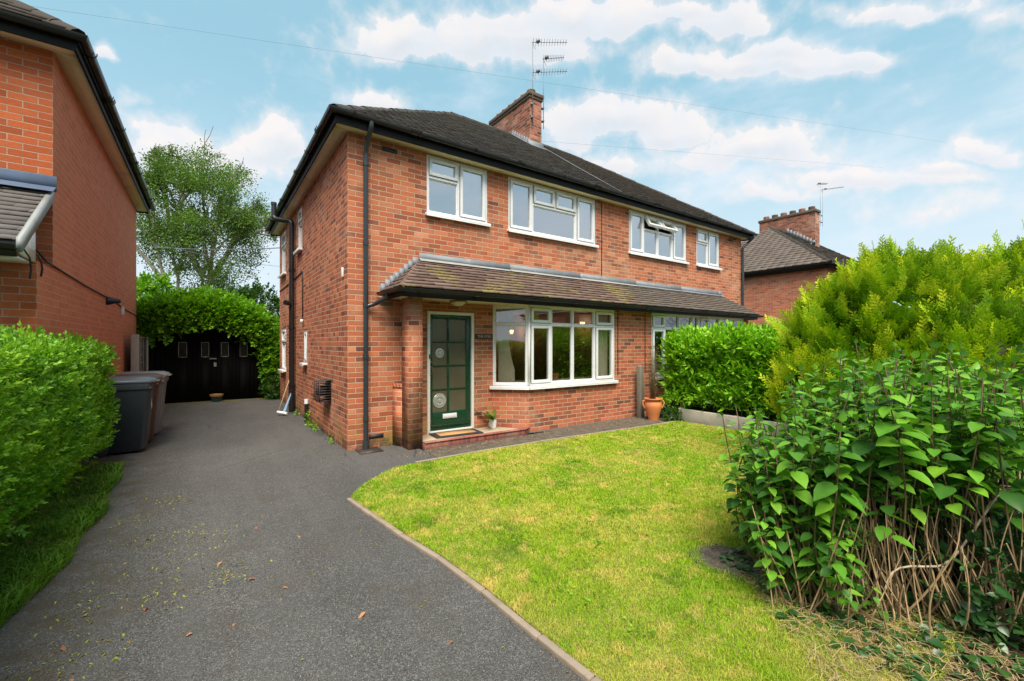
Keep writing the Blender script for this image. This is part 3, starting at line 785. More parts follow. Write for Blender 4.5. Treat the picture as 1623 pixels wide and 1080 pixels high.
# soffit and fascia
sf = MB(); o_ = .19
sf.box(-o_, HW + o_, -o_, .003, EV, EV + .015, 0); sf.box(-o_, .003, .004, HD + o_, EV, EV + .015, 1); sf.box(HW, HW + o_, .004, HD + o_, EV, EV + .015, 1)
sf.build('soffit', [M['soffit'], M['soffit_side']], H)
fb = MB()
fb.box(-o_ - .02, HW + o_ + .02, -o_ - .022, -o_ - .001, EV - .025, ez - .01); fb.box(-o_ - .022, -o_ - .001, -o_, HD + o_, EV - .025, ez - .01)
fb.box(HW + o_ + .001, HW + o_ + .022, -o_, HD + o_, EV - .025, ez - .01); fb.box(-o_, HW + o_, HD + o_, HD + o_ + .02, EV - .025, ez - .01)
fb.build('fascia', [M['fascia']], H, bevel=.004)
gt = MB(); g = o_ + .085; gz = ez - .012
gutter(gt, [(-g, HD + g, gz), (-g, -g, gz), (HW + g, -g, gz), (HW + g, HD + g, gz)], .060)
gt.build('gutter', [M['black']], H, smooth=True)
# chimney
CH = MB(); cx0, cx1, cy0, cy1 = 5.37, 5.77, 2.70, 4.62
wall(CH, (cx0, cy0), (cx1, cy0), 6.5, 8.10); wall(CH, (cx1, cy0), (cx1, cy1), 6.5, 8.10); wall(CH, (cx1, cy1), (cx0, cy1), 6.5, 8.10); wall(CH, (cx0, cy1), (cx0, cy0), 6.5, 8.10)
CHo = CH.build('chimney', [M['brick_chim']], H)
cc = MB(); cc.box(cx0 - .03, cx1 + .03, cy0 - .03, cy1 + .03, 8.10, 8.17); cc.box(cx0 - .055, cx1 + .055, cy0 - .055, cy1 + .055, 8.17, 8.27)
cc.build('chimney_cap', [M['cap']], CHo, bevel=.01)
for i in range(6):
    cp = MB(); yy = cy0 + .2 + i * .305
    cp.lathe(((cx0 + cx1) / 2, yy, 8.27), [(.125, -.01), (.12, .06), (.105, .10), (.10, .13), (.118, .14), (.118, .16), (.09, .165), (.085, .10)], 16)
    cp.build('chimney_pot', [M['potclay']], CHo, smooth=True)
fl = MB()
rs = lambda y: ez + (y + ov) * (rz - ez) / (ry + ov)
n = 8
for i in range(n):
    y0 = cy0 + i * .105; fl.box(cx0 - .012, cx0 + .003, y0, y0 + .11, rs(y0) - .05, rs(y0) + .17 - .002 * i)
fl.box(cx0 - .06, cx1 + .06, cy0 - .015, cy0 - .001, rs(cy0) - .08, rs(cy0) + .12)
fl.add([(cx0 - .07, cy0 - .16, rs(cy0 - .16) + .028), (cx1 + .07, cy0 - .16, rs(cy0 - .16) + .028), (cx1 + .07, cy0, rs(cy0) + .03), (cx0 - .07, cy0, rs(cy0) + .03)], [(0, 1, 2, 3)])
fl.add([(cx0 - .10, cy0, rs(cy0) + .03), (cx0, cy0, rs(cy0) + .035), (cx0, 3.5, rs(3.5) + .035), (cx0 - .10, 3.5, rs(3.5) + .03)], [(0, 1, 2, 3)])
fl.build('chimney_flashing', [M['lead']], CHo)

# canopy over door and bays
cb, ct, cyo = 2.32, 2.84, -.74
ca = MB(); X0, X1, xs_ = .50, 10.56, .58
L0, L1 = (X0, cyo, cb), (X1, cyo, cb); T0, T1 = (X0 + xs_, -.01, ct), (X1 - xs_, -.01, ct)
tiled(ca, L0, L1, T1, T0, .104, .33, .023, jit=.0010, mfun=lambda p: 0 if p.x < 5.70 else 1)
tiled(ca, (X0, -.01, cb), L0, T0, T0, .105, .165, .012, m=0); tiled(ca, L1, (X1, -.01, cb), T1, T1, .105, .165, .012, m=1)
CA = ca.build('canopy_roof', [M['tile_red'], M['tile_grey']], H)
for (xe, te, mt) in ((X0, T0, 'tile_red'), (X1, T1, 'tile_grey')):
    hp = MB(); ridge(hp, (xe, cyo, cb + .005), te, .05, .16, 0, .02); hp.build('hip_tile', [M[mt]], CA)
lf = MB()
xx = T0[0]
while xx < T1[0] - .02:
    x2 = min(xx + 1.75, T1[0]); j = random.uniform(-.006, .006)
    lf.box(xx + .002, x2 - .002, -.016, -.002, ct + .0, ct + .135 + j, 0)
    lf.add([(xx, -.016, ct + .045), (x2 - .004, -.016, ct + .035), (x2 - .004, -.085, ct - .002), (xx, -.085, ct - .002 + j * .4)], [(0, 1, 2, 3)], 1 if xx < 6.2 else 2)
    xx = x2
for (xa, sgn) in ((X0, 1), (X1, -1)):    # stepped flashings on the hip ends
    for i in range(8):
        a = xa + sgn * (i * .072 - .03); z = cb + .0 + i * .065
        lf.box(min(a, a + sgn * .10), max(a, a + sgn * .10), -.012 - .0005 * i, -.002, z - .04, z + .12, 0)
lf.build('flashing', [M['lead'], M['lead_pale'], M['lead']], CA)
cs = MB(); cs.box(X0 + .05, X1 - .05, cyo + .06, -.002, 2.215, 2.232, 0); cs.build('canopy_soffit', [M['soffit']], CA)
cf = MB(); cf.box(X0 + .02, X1 - .02, cyo + .035, cyo + .058, 2.19, cb + .005); cf.box(X0 + .02, X0 + .045, cyo + .06, -.002, 2.19, cb + .005); cf.box(X1 - .045, X1 - .02, cyo + .06, -.002, 2.19, cb + .005)
cf.box(.72, .97, -.47, -.17, 2.232, 2.30)
cf.build('canopy_fascia', [M['fascia']], CA, bevel=.003)
cg = MB(); gutter(cg, [(X0 - .045, -.02, cb - .02), (X0 - .045, cyo - .045, cb - .02), (X1 + .045, cyo - .045, cb - .02), (X1 + .045, -.02, cb - .02)], .052)
cg.build('canopy_gutter', [M['black']], CA, smooth=True)

# downpipes
dp = MB(); pipe(dp, [(.241, -.055, .06), (.241, -.055, 4.30), (.241, -.12, 4.45), (.255, -.27, 4.60), (.255, -.27, 4.70)], .034, clips=(.45, 1.35, 2.1, 3.0, 4.15))
pipe(dp, [(.47, -.30, 2.27), (.47, -.30, 2.20), (.36, -.09, 2.12), (.245, -.056, 2.08)], .032)
dp.tube([(.241, -.055, .0), (.241, -.055, .12)], .045, 12)
dp.build('downpipe', [M['pipe']], H, smooth=True)
gl_ = MB(); gl_.box(.10, .42, -.30, -.012, .003, .012); gl_.build('drain_grate', [M['iron']], H)
dp = MB(); pipe(dp, [(HW - .02, -.055, .06), (HW - .02, -.055, 4.32), (HW + .14, -.12, 4.47), (HW + .16, -.27, 4.60), (HW + .16, -.27, 4.70)], .036, clips=(3.0,)); dp.build('downpipe', [M['pipe']], H, smooth=True)
# soil pipe on the side wall
sp = MB(); pipe(sp, [(-.085, 4.42, 0.), (-.085, 4.42, 4.30), (-.36, 4.75, 4.38), (-.40, 4.80, 4.44)], .056, 14, clips=(.6, 1.9, 3.2))
sp.tube([(-.085, 4.42, 0), (-.085, 4.42, .55)], .064, 14)
sp.tube([(-.15, 4.36, 2.45), (-.24, 4.30, 2.45)], .055, 12)
SPo = sp.build('soil_pipe', [M['black']], H, smooth=True)
sp = MB(); sp.tube([(-.40, 4.80, 4.42), (-.40, 4.80, 4.74)], .054, 14); sp.tube([(-.40, 4.80, 4.71), (-.40, 4.80, 4.77)], .062, 14); sp.build('vent_terminal', [M['pipe']], SPo, smooth=True)
st = MB(); st.tube([(-.05, 2.86, 0), (-.05, 2.86, .36)], .035, 10, m=0); st.tube([(-.05, 2.86, .36), (-.05, 2.86, .45)], .040, 10, m=1); st.build('waste_stub', [M['black'], M['upvc']], H, smooth=True)
# boiler flue guard
fg = MB(); x0, x1, y0, y1, z0, z1 = -.18, -.008, .98, 1.40, .60, .95
fg.add([(x0, y0, z0), (x0, y1, z0), (x0, y1, z1 - .03), (x0, y0, z1 - .03), (x1, y0, z0), (x1, y1, z0), (x1, y1, z1), (x1, y0, z1)], [(4, 7, 6, 5), (0, 1, 5, 4), (3, 7, 6, 2)])
for i in range(8):
    zz = z0 + .02 + i * (z1 - z0 - .06) / 7
    fg.tube([(x1, y0, zz), (x0, y0, zz), (x0, y1, zz), (x1, y1, zz)], .006, 5)
for (yy) in (y0, y0 + .14, y1 - .14, y1): fg.tube([(x0, yy, z0), (x0, yy, z1 - .03)], .008, 5)
fg.lathe((-.10, 1.19, .70), [(.0, .16), (.07, .155), (.085, .10), (.085, .0), (.0, -.01)], 14)
fg.build('flue_guard', [M['iron']], H)
bx = MB(); bx.box(-.03, -.002, .20, .25, 2.52, 2.66); bx.build('alarm_sensor', [M['paint_white']], H, bevel=.006)
# cables on the side wall
cb_ = MB(); cb_.tube([(-.012, 7.05, 2.98), (-.012, 4.5, 3.02), (-.012, 3.55, 3.06), (-.012, 3.50, 2.9), (-.012, 3.50, 2.05)], .011, 5); cb_.build('cable', [M['cable']], H)
cb_ = MB(); cb_.tube([(-.03, 3.50, 2.05), (-.03, 3.50, 1.97)], .03, 8); cb_.build('cable_cap', [M['paint_white']], H)
for xv in (4.945 + .26, 6.076):
    cb_ = MB(); cb_.tube([(xv, -BP - .008, .9), (xv, -BP - .008, 2.2)], .008, 5); cb_.build('cable', [M['cable']], H)
cb_ = MB(); cb_.tube([(5.21, -.008, 2.98), (5.21, -.010, 4.56)], .008, 5); cb_.build('cable', [M['cable']], H)

# upper windows
c1_ = .58; th = .595
def lay_small(W, Hh): return [(0, c1_, th, Hh, 'c'), (0, c1_, 0, th, 'f'), (c1_, W, 0, Hh, 'c')]
h1 = W1[3] - W1[2] - .012
window(H, (W1[0], 0, W1[2]), 0, W1[1] - W1[0], h1, lay_small(W1[1] - W1[0], h1), glass='glass_up', curtains=[(.62, 1.12, .02, h1 - .02, 'net', .11), (.03, .10, .02, .6, 'net', .2)], label='small upper window above the porch')
h2 = W2[3] - W2[2] - .012
window(H, (W2[0], 0, W2[2]), 0, 2.237, h2, [(0, .565, 0, h2, 'c'), (.565, 1.124, .57, h2, 'c'), (1.124, 1.691, .57, h2, 'c'), (.565, 1.691, 0, .57, 'f'), (1.691, 2.237, 0, h2, 'c')], glass='glass_up',
       curtains=[(1.75, 2.2, .02, h2 - .02, 'net', .11)], label='wide upper window with two closed top vents')
window(H, (W3[0], 0, W3[2]), 0, 2.215, h2, [(0, .53, 0, h2, 'c'), (.53, 1.07, .60, h2, 'o'), (1.07, 1.65, .60, h2, 'o'), (.53, 1.07, 0, .60, 'f'), (1.07, 1.65, 0, .60, 'f'), (1.65, 2.215, 0, h2, 'c')], glass='glass_up',
       curtains=[(.04, .5, .02, h2 - .02, 'net', .11), (1.7, 2.18, .02, h2 - .02, 'net', .11)], label='wide upper window with its top vents tilted open')
window(H, (W4[0], 0, W4[2]), 0, 1.10, h2, [(0, .551, .60, h2, 'c'), (0, .551, 0, .60, 'f'), (.551, 1.10, 0, h2, 'c')], glass='glass_up',
       curtains=[(.04, 1.06, .02, h2 - .02, 'net', .11)], label='small upper window at the right-hand end')
# side windows (wall faces -x): local x runs towards -y
def side_window(y0, y1, z0, z1, cells, lab=None): return window(H, (0, y1, z0), -math.pi / 2, y1 - y0, z1 - z0 - .01, cells, glass='glass_up', sill=.09, label=lab)
w_, h_ = .55, .93; side_window(3.62, 4.17, 3.56, 4.50, [(0, w_, .6, h_, 'c'), (0, w_, 0, .6, 'f')])
side_window(3.06, 3.42, 1.15, 1.83, [(0, .36, 0, .67, 'c')], 'narrow side window with white sill')
side_window(5.9, 6.75, 3.35, 4.50, [(0, .85, .75, 1.14, 'c'), (0, .85, 0, .75, 'f')]); side_window(5.9, 6.75, .86, 1.95, [(0, .85, .7, 1.08, 'c'), (0, .85, 0, .7, 'f')])

# bay windows
bz = .80; bh = 2.215 - bz; tr = 1.085
ln = math.hypot(.468, BP); an = math.atan2(-BP, .468)
window(H, (2.45, 0, bz + .0), an, ln - .01, bh, [(0, ln - .01, tr, bh, 'f'), (0, ln - .01, 0, tr, 'f')], name='bay_window', label='slanted side light of the bay window')
u = [0, .517, 1.052, 1.632, 2.195]
window(H, (2.93, -BP, bz), 0, 2.195, bh, [(u[0], u[1], tr, bh, 'c'), (u[0], u[1], 0, tr, 'c'), (u[1], u[2], tr, bh, 'f'), (u[1], u[2], 0, tr, 'f'), (u[2], u[3], tr, bh, 'f'), (u[2], u[3], 0, tr, 'f'), (u[3], u[4], tr, bh, 'c'), (u[3], u[4], 0, tr, 'c')], name='bay_window', label='front of the bay window beside the front door')
# corner post
cpst = MB(); cpst.prism([(2.905, -BP + .01), (2.935, -BP - .012), (2.965, -BP + .005), (2.93, -BP + .06)], bz - .04, 2.21); cpst.build('corner_post', [M['upvc']], H)
# neighbour's bay and glazed porch
v = [6.315, 6.86 - .02, 7.368, 7.89, 8.14]
dm = lambda a, b, c, d: [[((a + b) / 2, .045, c), (b, .045, (c + d) / 2), ((a + b) / 2, .045, d), (a, .045, (c + d) / 2), ((a + b) / 2, .045, c)]]
window(H, (6.315, -BP, bz), 0, 1.85, bh, [(0, .50, tr, bh, 'c'), (0, .50, 0, tr, 'c'), (.50, 1.04, tr, bh, 'f'), (.50, 1.04, 0, tr, 'f'), (1.04, 1.58, tr, bh, 'f'), (1.04, 1.58, 0, tr, 'f'), (1.58, 1.85, 0, bh, 'f')], name='bay_window', label="next-door bay window with leaded top lights",
       lead=dm(.56, .98, tr + .06, bh - .08) + dm(.62, .92, tr + .1, bh - .12) + dm(1.1, 1.52, tr + .06, bh - .08))
window(H, (8.18, -BP, bz), 0, 2.14, bh, [(0, .42, 0, bh, 'c'), (.42, .90, 0, bh, 'f'), (.90, 1.66, 0, bh, 'f'), (1.66, 2.14, 0, bh, 'f')], name='porch_glazing')

# front door
D = MB(); x0, x1, z0, z1 = DOOR
fw_ = .048
ring(D, x0 + .002, x1 - .002, z0 - .003, z1 - .003, fw_, -.02, .07)
DF = D.build('door_frame', [M['paint_white']], H, bevel=.003)
lx0, lx1, lz0, lz1 = x0 + fw_ + .004, x1 - fw_ - .004, z0 + .02, z1 - fw_ - .006
D = MB(); dy0, dy1 = .012, .055
gx = [lx0 + .052, 1.589, 1.625, lx1 - .085]; gz_ = [(1.582, 1.943), (1.193, 1.554), (.804, 1.168), (.428, .786)]
D.box(lx0, gx[0], dy0, dy1, lz0, lz1); D.box(gx[3], lx1, dy0, dy1, lz0, lz1)
D.box(gx[0], gx[3], dy0, dy1, 1.943, lz1); D.box(gx[0], gx[3], dy0, dy1, lz0, .428)
for (a, b) in ((1.554, 1.582), (1.168, 1.193), (.786, .804)): D.box(gx[0], gx[3], dy0 + .004, dy1, a, b)
for (a, b) in gz_: D.box(gx[1], gx[2], dy0 + .006, dy1, a, b)
D.box(lx0 + .01, lx1 - .01, -.012, dy0, .20, .225)
DL = D.build('front_door', [M['door_green']], H, bevel=.004)
def door_glass():
    m, t = newmat('obscure_door_glass'); pos = t.pos()
    nr = t.bump(t.noise(pos, 60., 3, .6), .35, .01)
    big = t.noise(pos, 1.5, 2)
    c = t.mix(big, (.055, .05, .03), (.15, .13, .09))
    t.out(t.principled(c, .22, nr, .8)); return m
D = MB()
for (a, b) in gz_:
    D.poly([(gx[0], .034, a), (gx[1], .034, a), (gx[1], .034, b), (gx[0], .034, b)]); D.poly([(gx[2], .034, a), (gx[3], .034, a), (gx[3], .034, b), (gx[2], .034, b)])
D.build('door_pane', [door_glass()], DL)
D = MB()
D.T = Matrix.Translation((1.455, .026, 1.385)) @ Matrix.Rotation(R(90), 4, 'X')
D.lathe((0, 0, 0), [(.0, .015), (.03, .012), (.034, .0), (.050, .0), (.055, .010), (.078, .006), (.082, -.004)], 24)
gm, t = newmat('bullseye_glass'); t.out(t.principled((.45, .46, .43), .15, t.bump(t.noise(t.pos(), 90., 2), .3, .01), .9, .3))
D.build('bullseye', [gm], DL, smooth=True); D = MB()
D.T = Matrix.Translation((1.455, .026, .61)) @ Matrix.Rotation(R(90), 4, 'X')
D.lathe((0, 0, 0), [(.0, .018), (.028, .015), (.032, .0), (.052, .0), (.062, .012), (.085, .010), (.092, .0), (.112, .004), (.120, -.004)], 24)
D.build('bullseye', [gm], DL, smooth=True)
D = MB(); D.box(1.50, 1.755, -.004, dy0, .315, .392); D.box(1.52, 1.735, -.009, -.004, .33, .377); D.build('letterbox', [M['letter']], DL, bevel=.003)
D = MB(); D.tube([(1.293, .004, 1.18), (1.293, -.035, 1.16), (1.293, -.045, 1.10), (1.293, -.035, 1.04), (1.293, .004, 1.02)], .009, 8); D.lathe((1.293, .0, 1.24), [(.0, .02), (.02, .018), (.022, -.018), (.0, -.02)], 12)
D.build('door_handle', [M['brass']], DL, smooth=True)
D = MB(); D.box(1.245, 1.262, -.03, -.02, 1.30, 1.37); D.build('door_bell', [M['cable']], DF)
D = MB(); D.box(x0, x1, -.06, .10, z0 - .006, z0 + .016); D.build('threshold', [M['tile_beige']], DF)
# step
SX0, SX1 = .952, 2.75
s = MB(); pts = [(SX0, -.003), (SX0, -.52), (SX1, -.56), (2.93, -.457), (2.45, -.003)]
s.prism(pts, -.02, .078, 0)
s.prism([(SX0, -.44), (SX0, -.535), (SX1 + .01, -.575), (2.945, -.462), (2.85, -.44), (2.70, -.475)], .0785, .098, 1)
s.prism([(SX0 + .001, -.004), (SX0 + .001, -.439), (2.70, -.474), (2.449, -.004)], .0785, .092, 2)
s.build('door_step', [M['step_brick'], M['step_brick'], M['tile_beige']], H, bevel=.008)
# porch lamp
l = MB(); l.lathe((1.585, -.36, 2.13), [(.0, .0), (.05, .004), (.10, .03), (.125, .062), (.125, .07)], 24, 0); gm, t = newmat('frosted_shade'); t.out(t.principled((.55, .52, .36), .35, None, .5))
lo = l.build('porch_lamp', [gm], H, smooth=True); l = MB(); l.lathe((1.585, -.36, 2.19), [(.13, .0), (.14, .01), (.135, .025), (.0, .026)], 24); l.build('lamp_rim', [M['brass']], lo, smooth=True)
# house name plate
pn = MB(); pn.box(2.106, 2.447, -.022, -.002, 1.622, 1.705); PN = pn.build('name_plate', [plain('dark_oak', (.045, .03, .018), .6, .3, 20.)], H, bevel=.003)
def text_mesh(name, body, size, loc, rot, mat, parent, ext=.002, wx=1.):
    c = bpy.data.curves.new(name, 'FONT'); c.body = body; c.size = size; c.extrude = ext; c.align_x = 'CENTER'; c.align_y = 'CENTER'; c.offset = size * .012
    t = bpy.data.objects.new(name, c); COL.objects.link(t); bpy.context.view_layer.update()
    me = bpy.data.meshes.new_from_object(t); bpy.data.objects.remove(t); me.name = name
    o = bpy.data.objects.new(name, me); COL.objects.link(o); me.materials.clear(); me.materials.append(mat); o.location = loc; o.rotation_euler = rot; o.scale = (wx, 1, 1)
    o.parent = parent; return o
text_mesh('plate_lettering', 'THE EYRE', .062, (2.278, -.0245, 1.663), (R(90), 0, 0), plain('carved_letters', (.36, .34, .28), .6, .1), PN, wx=1.02)

# rooms behind the windows
def room(x0, x1, y0, y1, z0, z1, mat, name='room_interior', front=False):
    r = MB(); r.poly([(x0, y1, z0), (x1, y1, z0), (x1, y1, z1), (x0, y1, z1)]); r.poly([(x0, y0, z0), (x0, y1, z0), (x0, y1, z1), (x0, y0, z1)])
    r.poly([(x1, y0, z0), (x1, y1, z0), (x1, y1, z1), (x1, y0, z1)]); r.poly([(x0, y0, z0), (x1, y0, z0), (x1, y1, z0), (x0, y1, z0)]); r.poly([(x0, y0, z1), (x1, y0, z1), (x1, y1, z1), (x0, y1, z1)])
    return r.build(name, [mat], H)
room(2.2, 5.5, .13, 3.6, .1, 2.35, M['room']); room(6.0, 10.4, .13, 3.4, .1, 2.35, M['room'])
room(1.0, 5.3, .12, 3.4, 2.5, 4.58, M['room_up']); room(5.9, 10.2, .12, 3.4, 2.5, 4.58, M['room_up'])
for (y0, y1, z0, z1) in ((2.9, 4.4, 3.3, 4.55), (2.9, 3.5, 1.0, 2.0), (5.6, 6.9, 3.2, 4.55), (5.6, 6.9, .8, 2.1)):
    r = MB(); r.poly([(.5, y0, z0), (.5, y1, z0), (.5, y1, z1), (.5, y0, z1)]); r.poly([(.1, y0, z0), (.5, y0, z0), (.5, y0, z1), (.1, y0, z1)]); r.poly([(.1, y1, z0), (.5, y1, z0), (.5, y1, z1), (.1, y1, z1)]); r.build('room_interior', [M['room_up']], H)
def drape(x0, y0, x1, y1, z0, z1, mat='curtain', gather=.0):
    c = MB(); n = 26
    rows = [z1 - (z1 - z0) * k / 6 for k in range(7)]
    P = []
    for k, z in enumerate(rows):
        g = 1 - gather * math.sin(math.pi * min(1, k / 5))
        P.append([(x0 + (x1 - x0) * i / n * g + .0, y0 + (y1 - y0) * i / n * g + .022 * math.sin(i * 1.25), z) for i in range(n + 1)])
    for a, b in zip(P[:-1], P[1:]):
        for i in range(n): c.poly([b[i], b[i + 1], a[i + 1], a[i]])
    return c.build('curtain', [M[mat]], H, smooth=True)
drape(2.60, .02, 2.83, -.17, .86, 2.16, gather=.35); drape(4.62, -.30, 5.10, -.28, .86, 2.16)
wl_m, t = newmat('lamp_glow'); e = t.n('ShaderNodeEmission'); e.inputs[0].default_value = (1, .42, .13, 1); e.inputs[1].default_value = 3.2; t.out(e.outputs[0])
def wall_lamp(p, nrm):
    w = MB(); w.lathe((p[0], p[1], p[2]), [(.0, -.03), (.035, -.02), (.055, .05), (.06, .075), (.0, .08)], 12, 0)
    w.tube([(p[0], p[1], p[2] - .03), (p[0] + nrm[0] * .06, p[1] + nrm[1] * .06, p[2] - .09)], .01, 6, 1)
    w.build('wall_lamp', [wl_m, M['brass']], H, smooth=True)
    li = bpy.data.lights.new('lamp_light', 'POINT'); li.energy = 3.; li.color = (1, .55, .25); li.shadow_soft_size = .05
    lo = bpy.data.objects.new('lamp_light', li); COL.objects.link(lo); lo.location = (p[0] - nrm[0] * .12, p[1] - nrm[1] * .12, p[2] + .05); lo.parent = H
wall_lamp((4.98, 3.4, 1.92), (0, 1)); wall_lamp((5.27, 3.4, 1.84), (0, 1)); wall_lamp((5.42, .78, 1.96), (1, 0))  # last lamp added to draw a glow taken for a lamp's reflection

# TV aerials on the chimney
def aerial(parent, base, h, arms, lean=0.):
    a = MB(); x, y, z = base; a.tube([(x, y, z), (x + lean, y, z + h)], .009 if parent is H else .006, 6)
    a.box(x - .03, x + .03, y, y + .07, z + .2, z + .25); a.box(x - .03, x + .03, y, y + .07, z + .55, z + .6)
    d = Vector((.8165, -.5773, 0)); q = Vector((.5773, .8165, 0))
    for (hz, s0, s1, up) in arms:
        c = Vector((x + lean * hz / h, y, z + hz)); p0 = c + d * s0; p1 = c + d * s1 + Vector((0, 0, up)); a.tube([p0, p1], .007, 5)
        n = 13
        for i in range(n):
            f = (i + .5) / n; p = p0.lerp(p1, f); L = .11 + .05 * (1 - f); a.tube([p - q * L, p + q * L], .0045, 4)
            a.tube([p + Vector((0, 0, -.014)), p + Vector((0, 0, .010))], .010, 5)
        p = p0.lerp(p1, .18); a.box(p.x - .03, p.x + .03, p.y - .05, p.y + .05, p.z, p.z + .06)
        a.tube([p0 + Vector((0, 0, .02)), p0 - q * .0 + Vector((.12, 0, -.14))], .005, 4)
    return a.build('tv_aerial', [M['steel_dark']], parent)
M['steel_dark'] = plain('dull_aluminium', (.20, .21, .22), .5, .2, 20., metal=.3)
aerial(H, (5.42, 2.64, 7.35), 2.22, [(2.20, -.02, .92, 0.), (1.40, -.02, .92, .03)])
aerial(H, (5.79, 2.64, 7.35), 1.92, [(1.90, -.02, .56, .04)])

# ------------------------------------------------------------------ house on the left
LH = empty('neighbour_house', (-3.017, .364, 0), 0, 'orange brick house at the left edge with black gutter and grey tiled porch roof', 'house')
lx, ly, lev = 0., 0., 4.738   # local: wall plane at x=0, front at y=0
m_ = MB(); wall(m_, (-6.5, 0), (0, 0), -.06, lev + .02, [], m=0); wall(m_, (0, 0), (0, 6.73), -.06, lev + .02, [], m=1); wall(m_, (0, 6.73), (-6.5, 6.73), -.06, lev + .02, m=1)
wall(m_, (-.66, -.553), (.002, -.553), -.06, 2.36, m=0); wall(m_, (.002, -.553), (.002, -.0), -.06, 2.36, m=1)
m_.build('wall', [M['brick_left'], M['brick_left_side']], LH)
m_ = MB(); m_.box(-6.6, .20, -.20, .003, lev, lev + .015); m_.box(.003, .20, .004, 6.93, lev, lev + .015); m_.build('soffit', [M['soffit_side']], LH)
m_ = MB(); m_.box(-6.6, .225, -.225, -.201, lev - .03, lev + .16); m_.box(.201, .225, -.20, 6.95, lev - .03, lev + .16); m_.box(-2, .225, 6.95, 6.97, lev - .03, lev + .16); m_.build('fascia', [M['fascia']], LH, bevel=.004)
m_ = MB(); gutter(m_, [(-6.6, -.285, lev + .12), (.285, -.285, lev + .12), (.285, 7.0, lev + .12)], .062); m_.build('gutter', [M['black']], LH, smooth=True)
m_ = MB(); e0 = lev + .15
tiled(m_, (-6.6, -.26, e0), (.26, -.26, e0), (-3.4, 3.37, e0 + 2.65), (-6.6, 3.37, e0 + 2.65), .2, .33, .016, jit=.005)
tiled(m_, (.26, -.26, e0), (.26, 7.0, e0), (-3.4, 3.38, e0 + 2.65), (-3.4, 3.37, e0 + 2.65), .2, .33, .016)
q = m_.build('roof', [M['tile_right']], LH)
m_ = MB(); ridge(m_, (.26, -.26, e0), (-3.4, 3.37, e0 + 2.65), .1, .3); m_.build('ridge_tile', [M['tile_right']], q)
# lean-to porch roof: local coords
m_ = MB(); pz0, pz1, py0 = 2.47, 3.20, -.98
tiled(m_, (-1.6, py0, pz0), (-.03, py0, pz0), (-.03, -.01, pz1), (-1.6, -.01, pz1), .105, .26, .012, jit=.003)
PR = m_.build('porch_roof', [M['tile_porch']], LH)
m_ = MB(); m_.add([(-.028, py0 - .02, pz0 - .10), (.012, py0 - .02, pz0 - .10), (.012, .0, pz1 - .09), (-.028, .0, pz1 - .09), (-.028, py0 - .02, pz0 + .025), (.012, py0 - .02, pz0 + .025), (.012, .0, pz1 + .03), (-.028, .0, pz1 + .03)],
    [(0, 3, 2, 1), (4, 5, 6, 7), (0, 1, 5, 4), (1, 2, 6, 5), (2, 3, 7, 6), (3, 0, 4, 7)])
m_.build('verge_board', [plain('grey_white_board', (.27, .29, .29), .55, .2, 6., dirt=(.22, .15, .12), dirt_amt=.6)], PR)
m_ = MB(); m_.add([(-.026, py0 + .02, pz0 - .11), (-.006, py0 + .02, pz0 - .11), (-.006, -.553, pz0 - .13), (-.026, -.553, pz0 - .13), (-.026, py0 + .02, pz0 - .085), (-.006, py0 + .02, pz0 - .085), (-.006, -.553, pz0 + .20), (-.026, -.553, pz0 + .20)],
    [(0, 3, 2, 1), (4, 5, 6, 7), (0, 1, 5, 4), (1, 2, 6, 5), (2, 3, 7, 6), (3, 0, 4, 7)])
m_.box(-1.6, -.03, py0 + .04, -.56, pz0 - .15, pz0 - .132, 0)
m_.build('porch_soffit', [M['upvc']], PR)
m_ = MB(); m_.box(-1.6, -.032, py0 + .0, py0 + .03, pz0 - .14, pz0 + .0); gutter(m_, [(-1.6, py0 - .05, pz0 - .03), (-.02, py0 - .05, pz0 - .03)], .055); m_.build('porch_gutter', [M['black']], PR)
m_ = MB(); m_.box(-1.6, .03, -.014, -.002, pz1 + .0, pz1 + .17); m_.add([(-1.6, -.02, pz1 + .05), (.03, -.02, pz1 + .05), (.03, -.15, pz1 - .03), (-1.6, -.15, pz1 - .03)], [(0, 1, 2, 3)]); m_.build('porch_flashing', [plain('blue_grey_lead', (.085, .12, .19), .4, .25, 6., dirt=(.4, .4, .42), dirt_amt=.25)], PR)
m_ = MB(); m_.box(-.36, -.22, -.98, -.86, 0, 2.34); m_.build('porch_post', [M['fascia']], LH, bevel=.006)
m_ = MB(); m_.tube([(.006, -.55, 2.42), (.02, -.50, 2.36), (.012, -.42, 2.30), (.012, -.46, 2.22)], .008, 5); m_.tube([(.012, -.60, 2.46), (.014, -.3, 2.395), (.014, 1.5, 2.335), (.014, 3.9, 2.30), (.014, 4.6, 2.24), (.014, 6.72, 2.20)], .011, 5)
m_.tube([(-.004, -.93, 2.42), (-.002, -.75, 2.36), (-.002, -.70, 2.26), (-.003, -.74, 2.16)], .008, 5)
m_.build('cable', [M['cable']], LH)
m_ = MB(); m_.lathe((0, 0, 0), [(.0, .0), (.07, .0), (.07, .03), (.045, .10), (.03, .18), (.0, .18)], 14); fo = m_.build('floodlight', [M['black']], LH, smooth=True); fo.location = (.0, 3.05, 2.26); fo.rotation_euler = (0, R(90), 0) 
m_ = MB(); m_.box(.002, .05, 4.45, 4.52, 2.10, 2.26); m_.build('junction_box', [M['paint_white']], LH, bevel=.006)

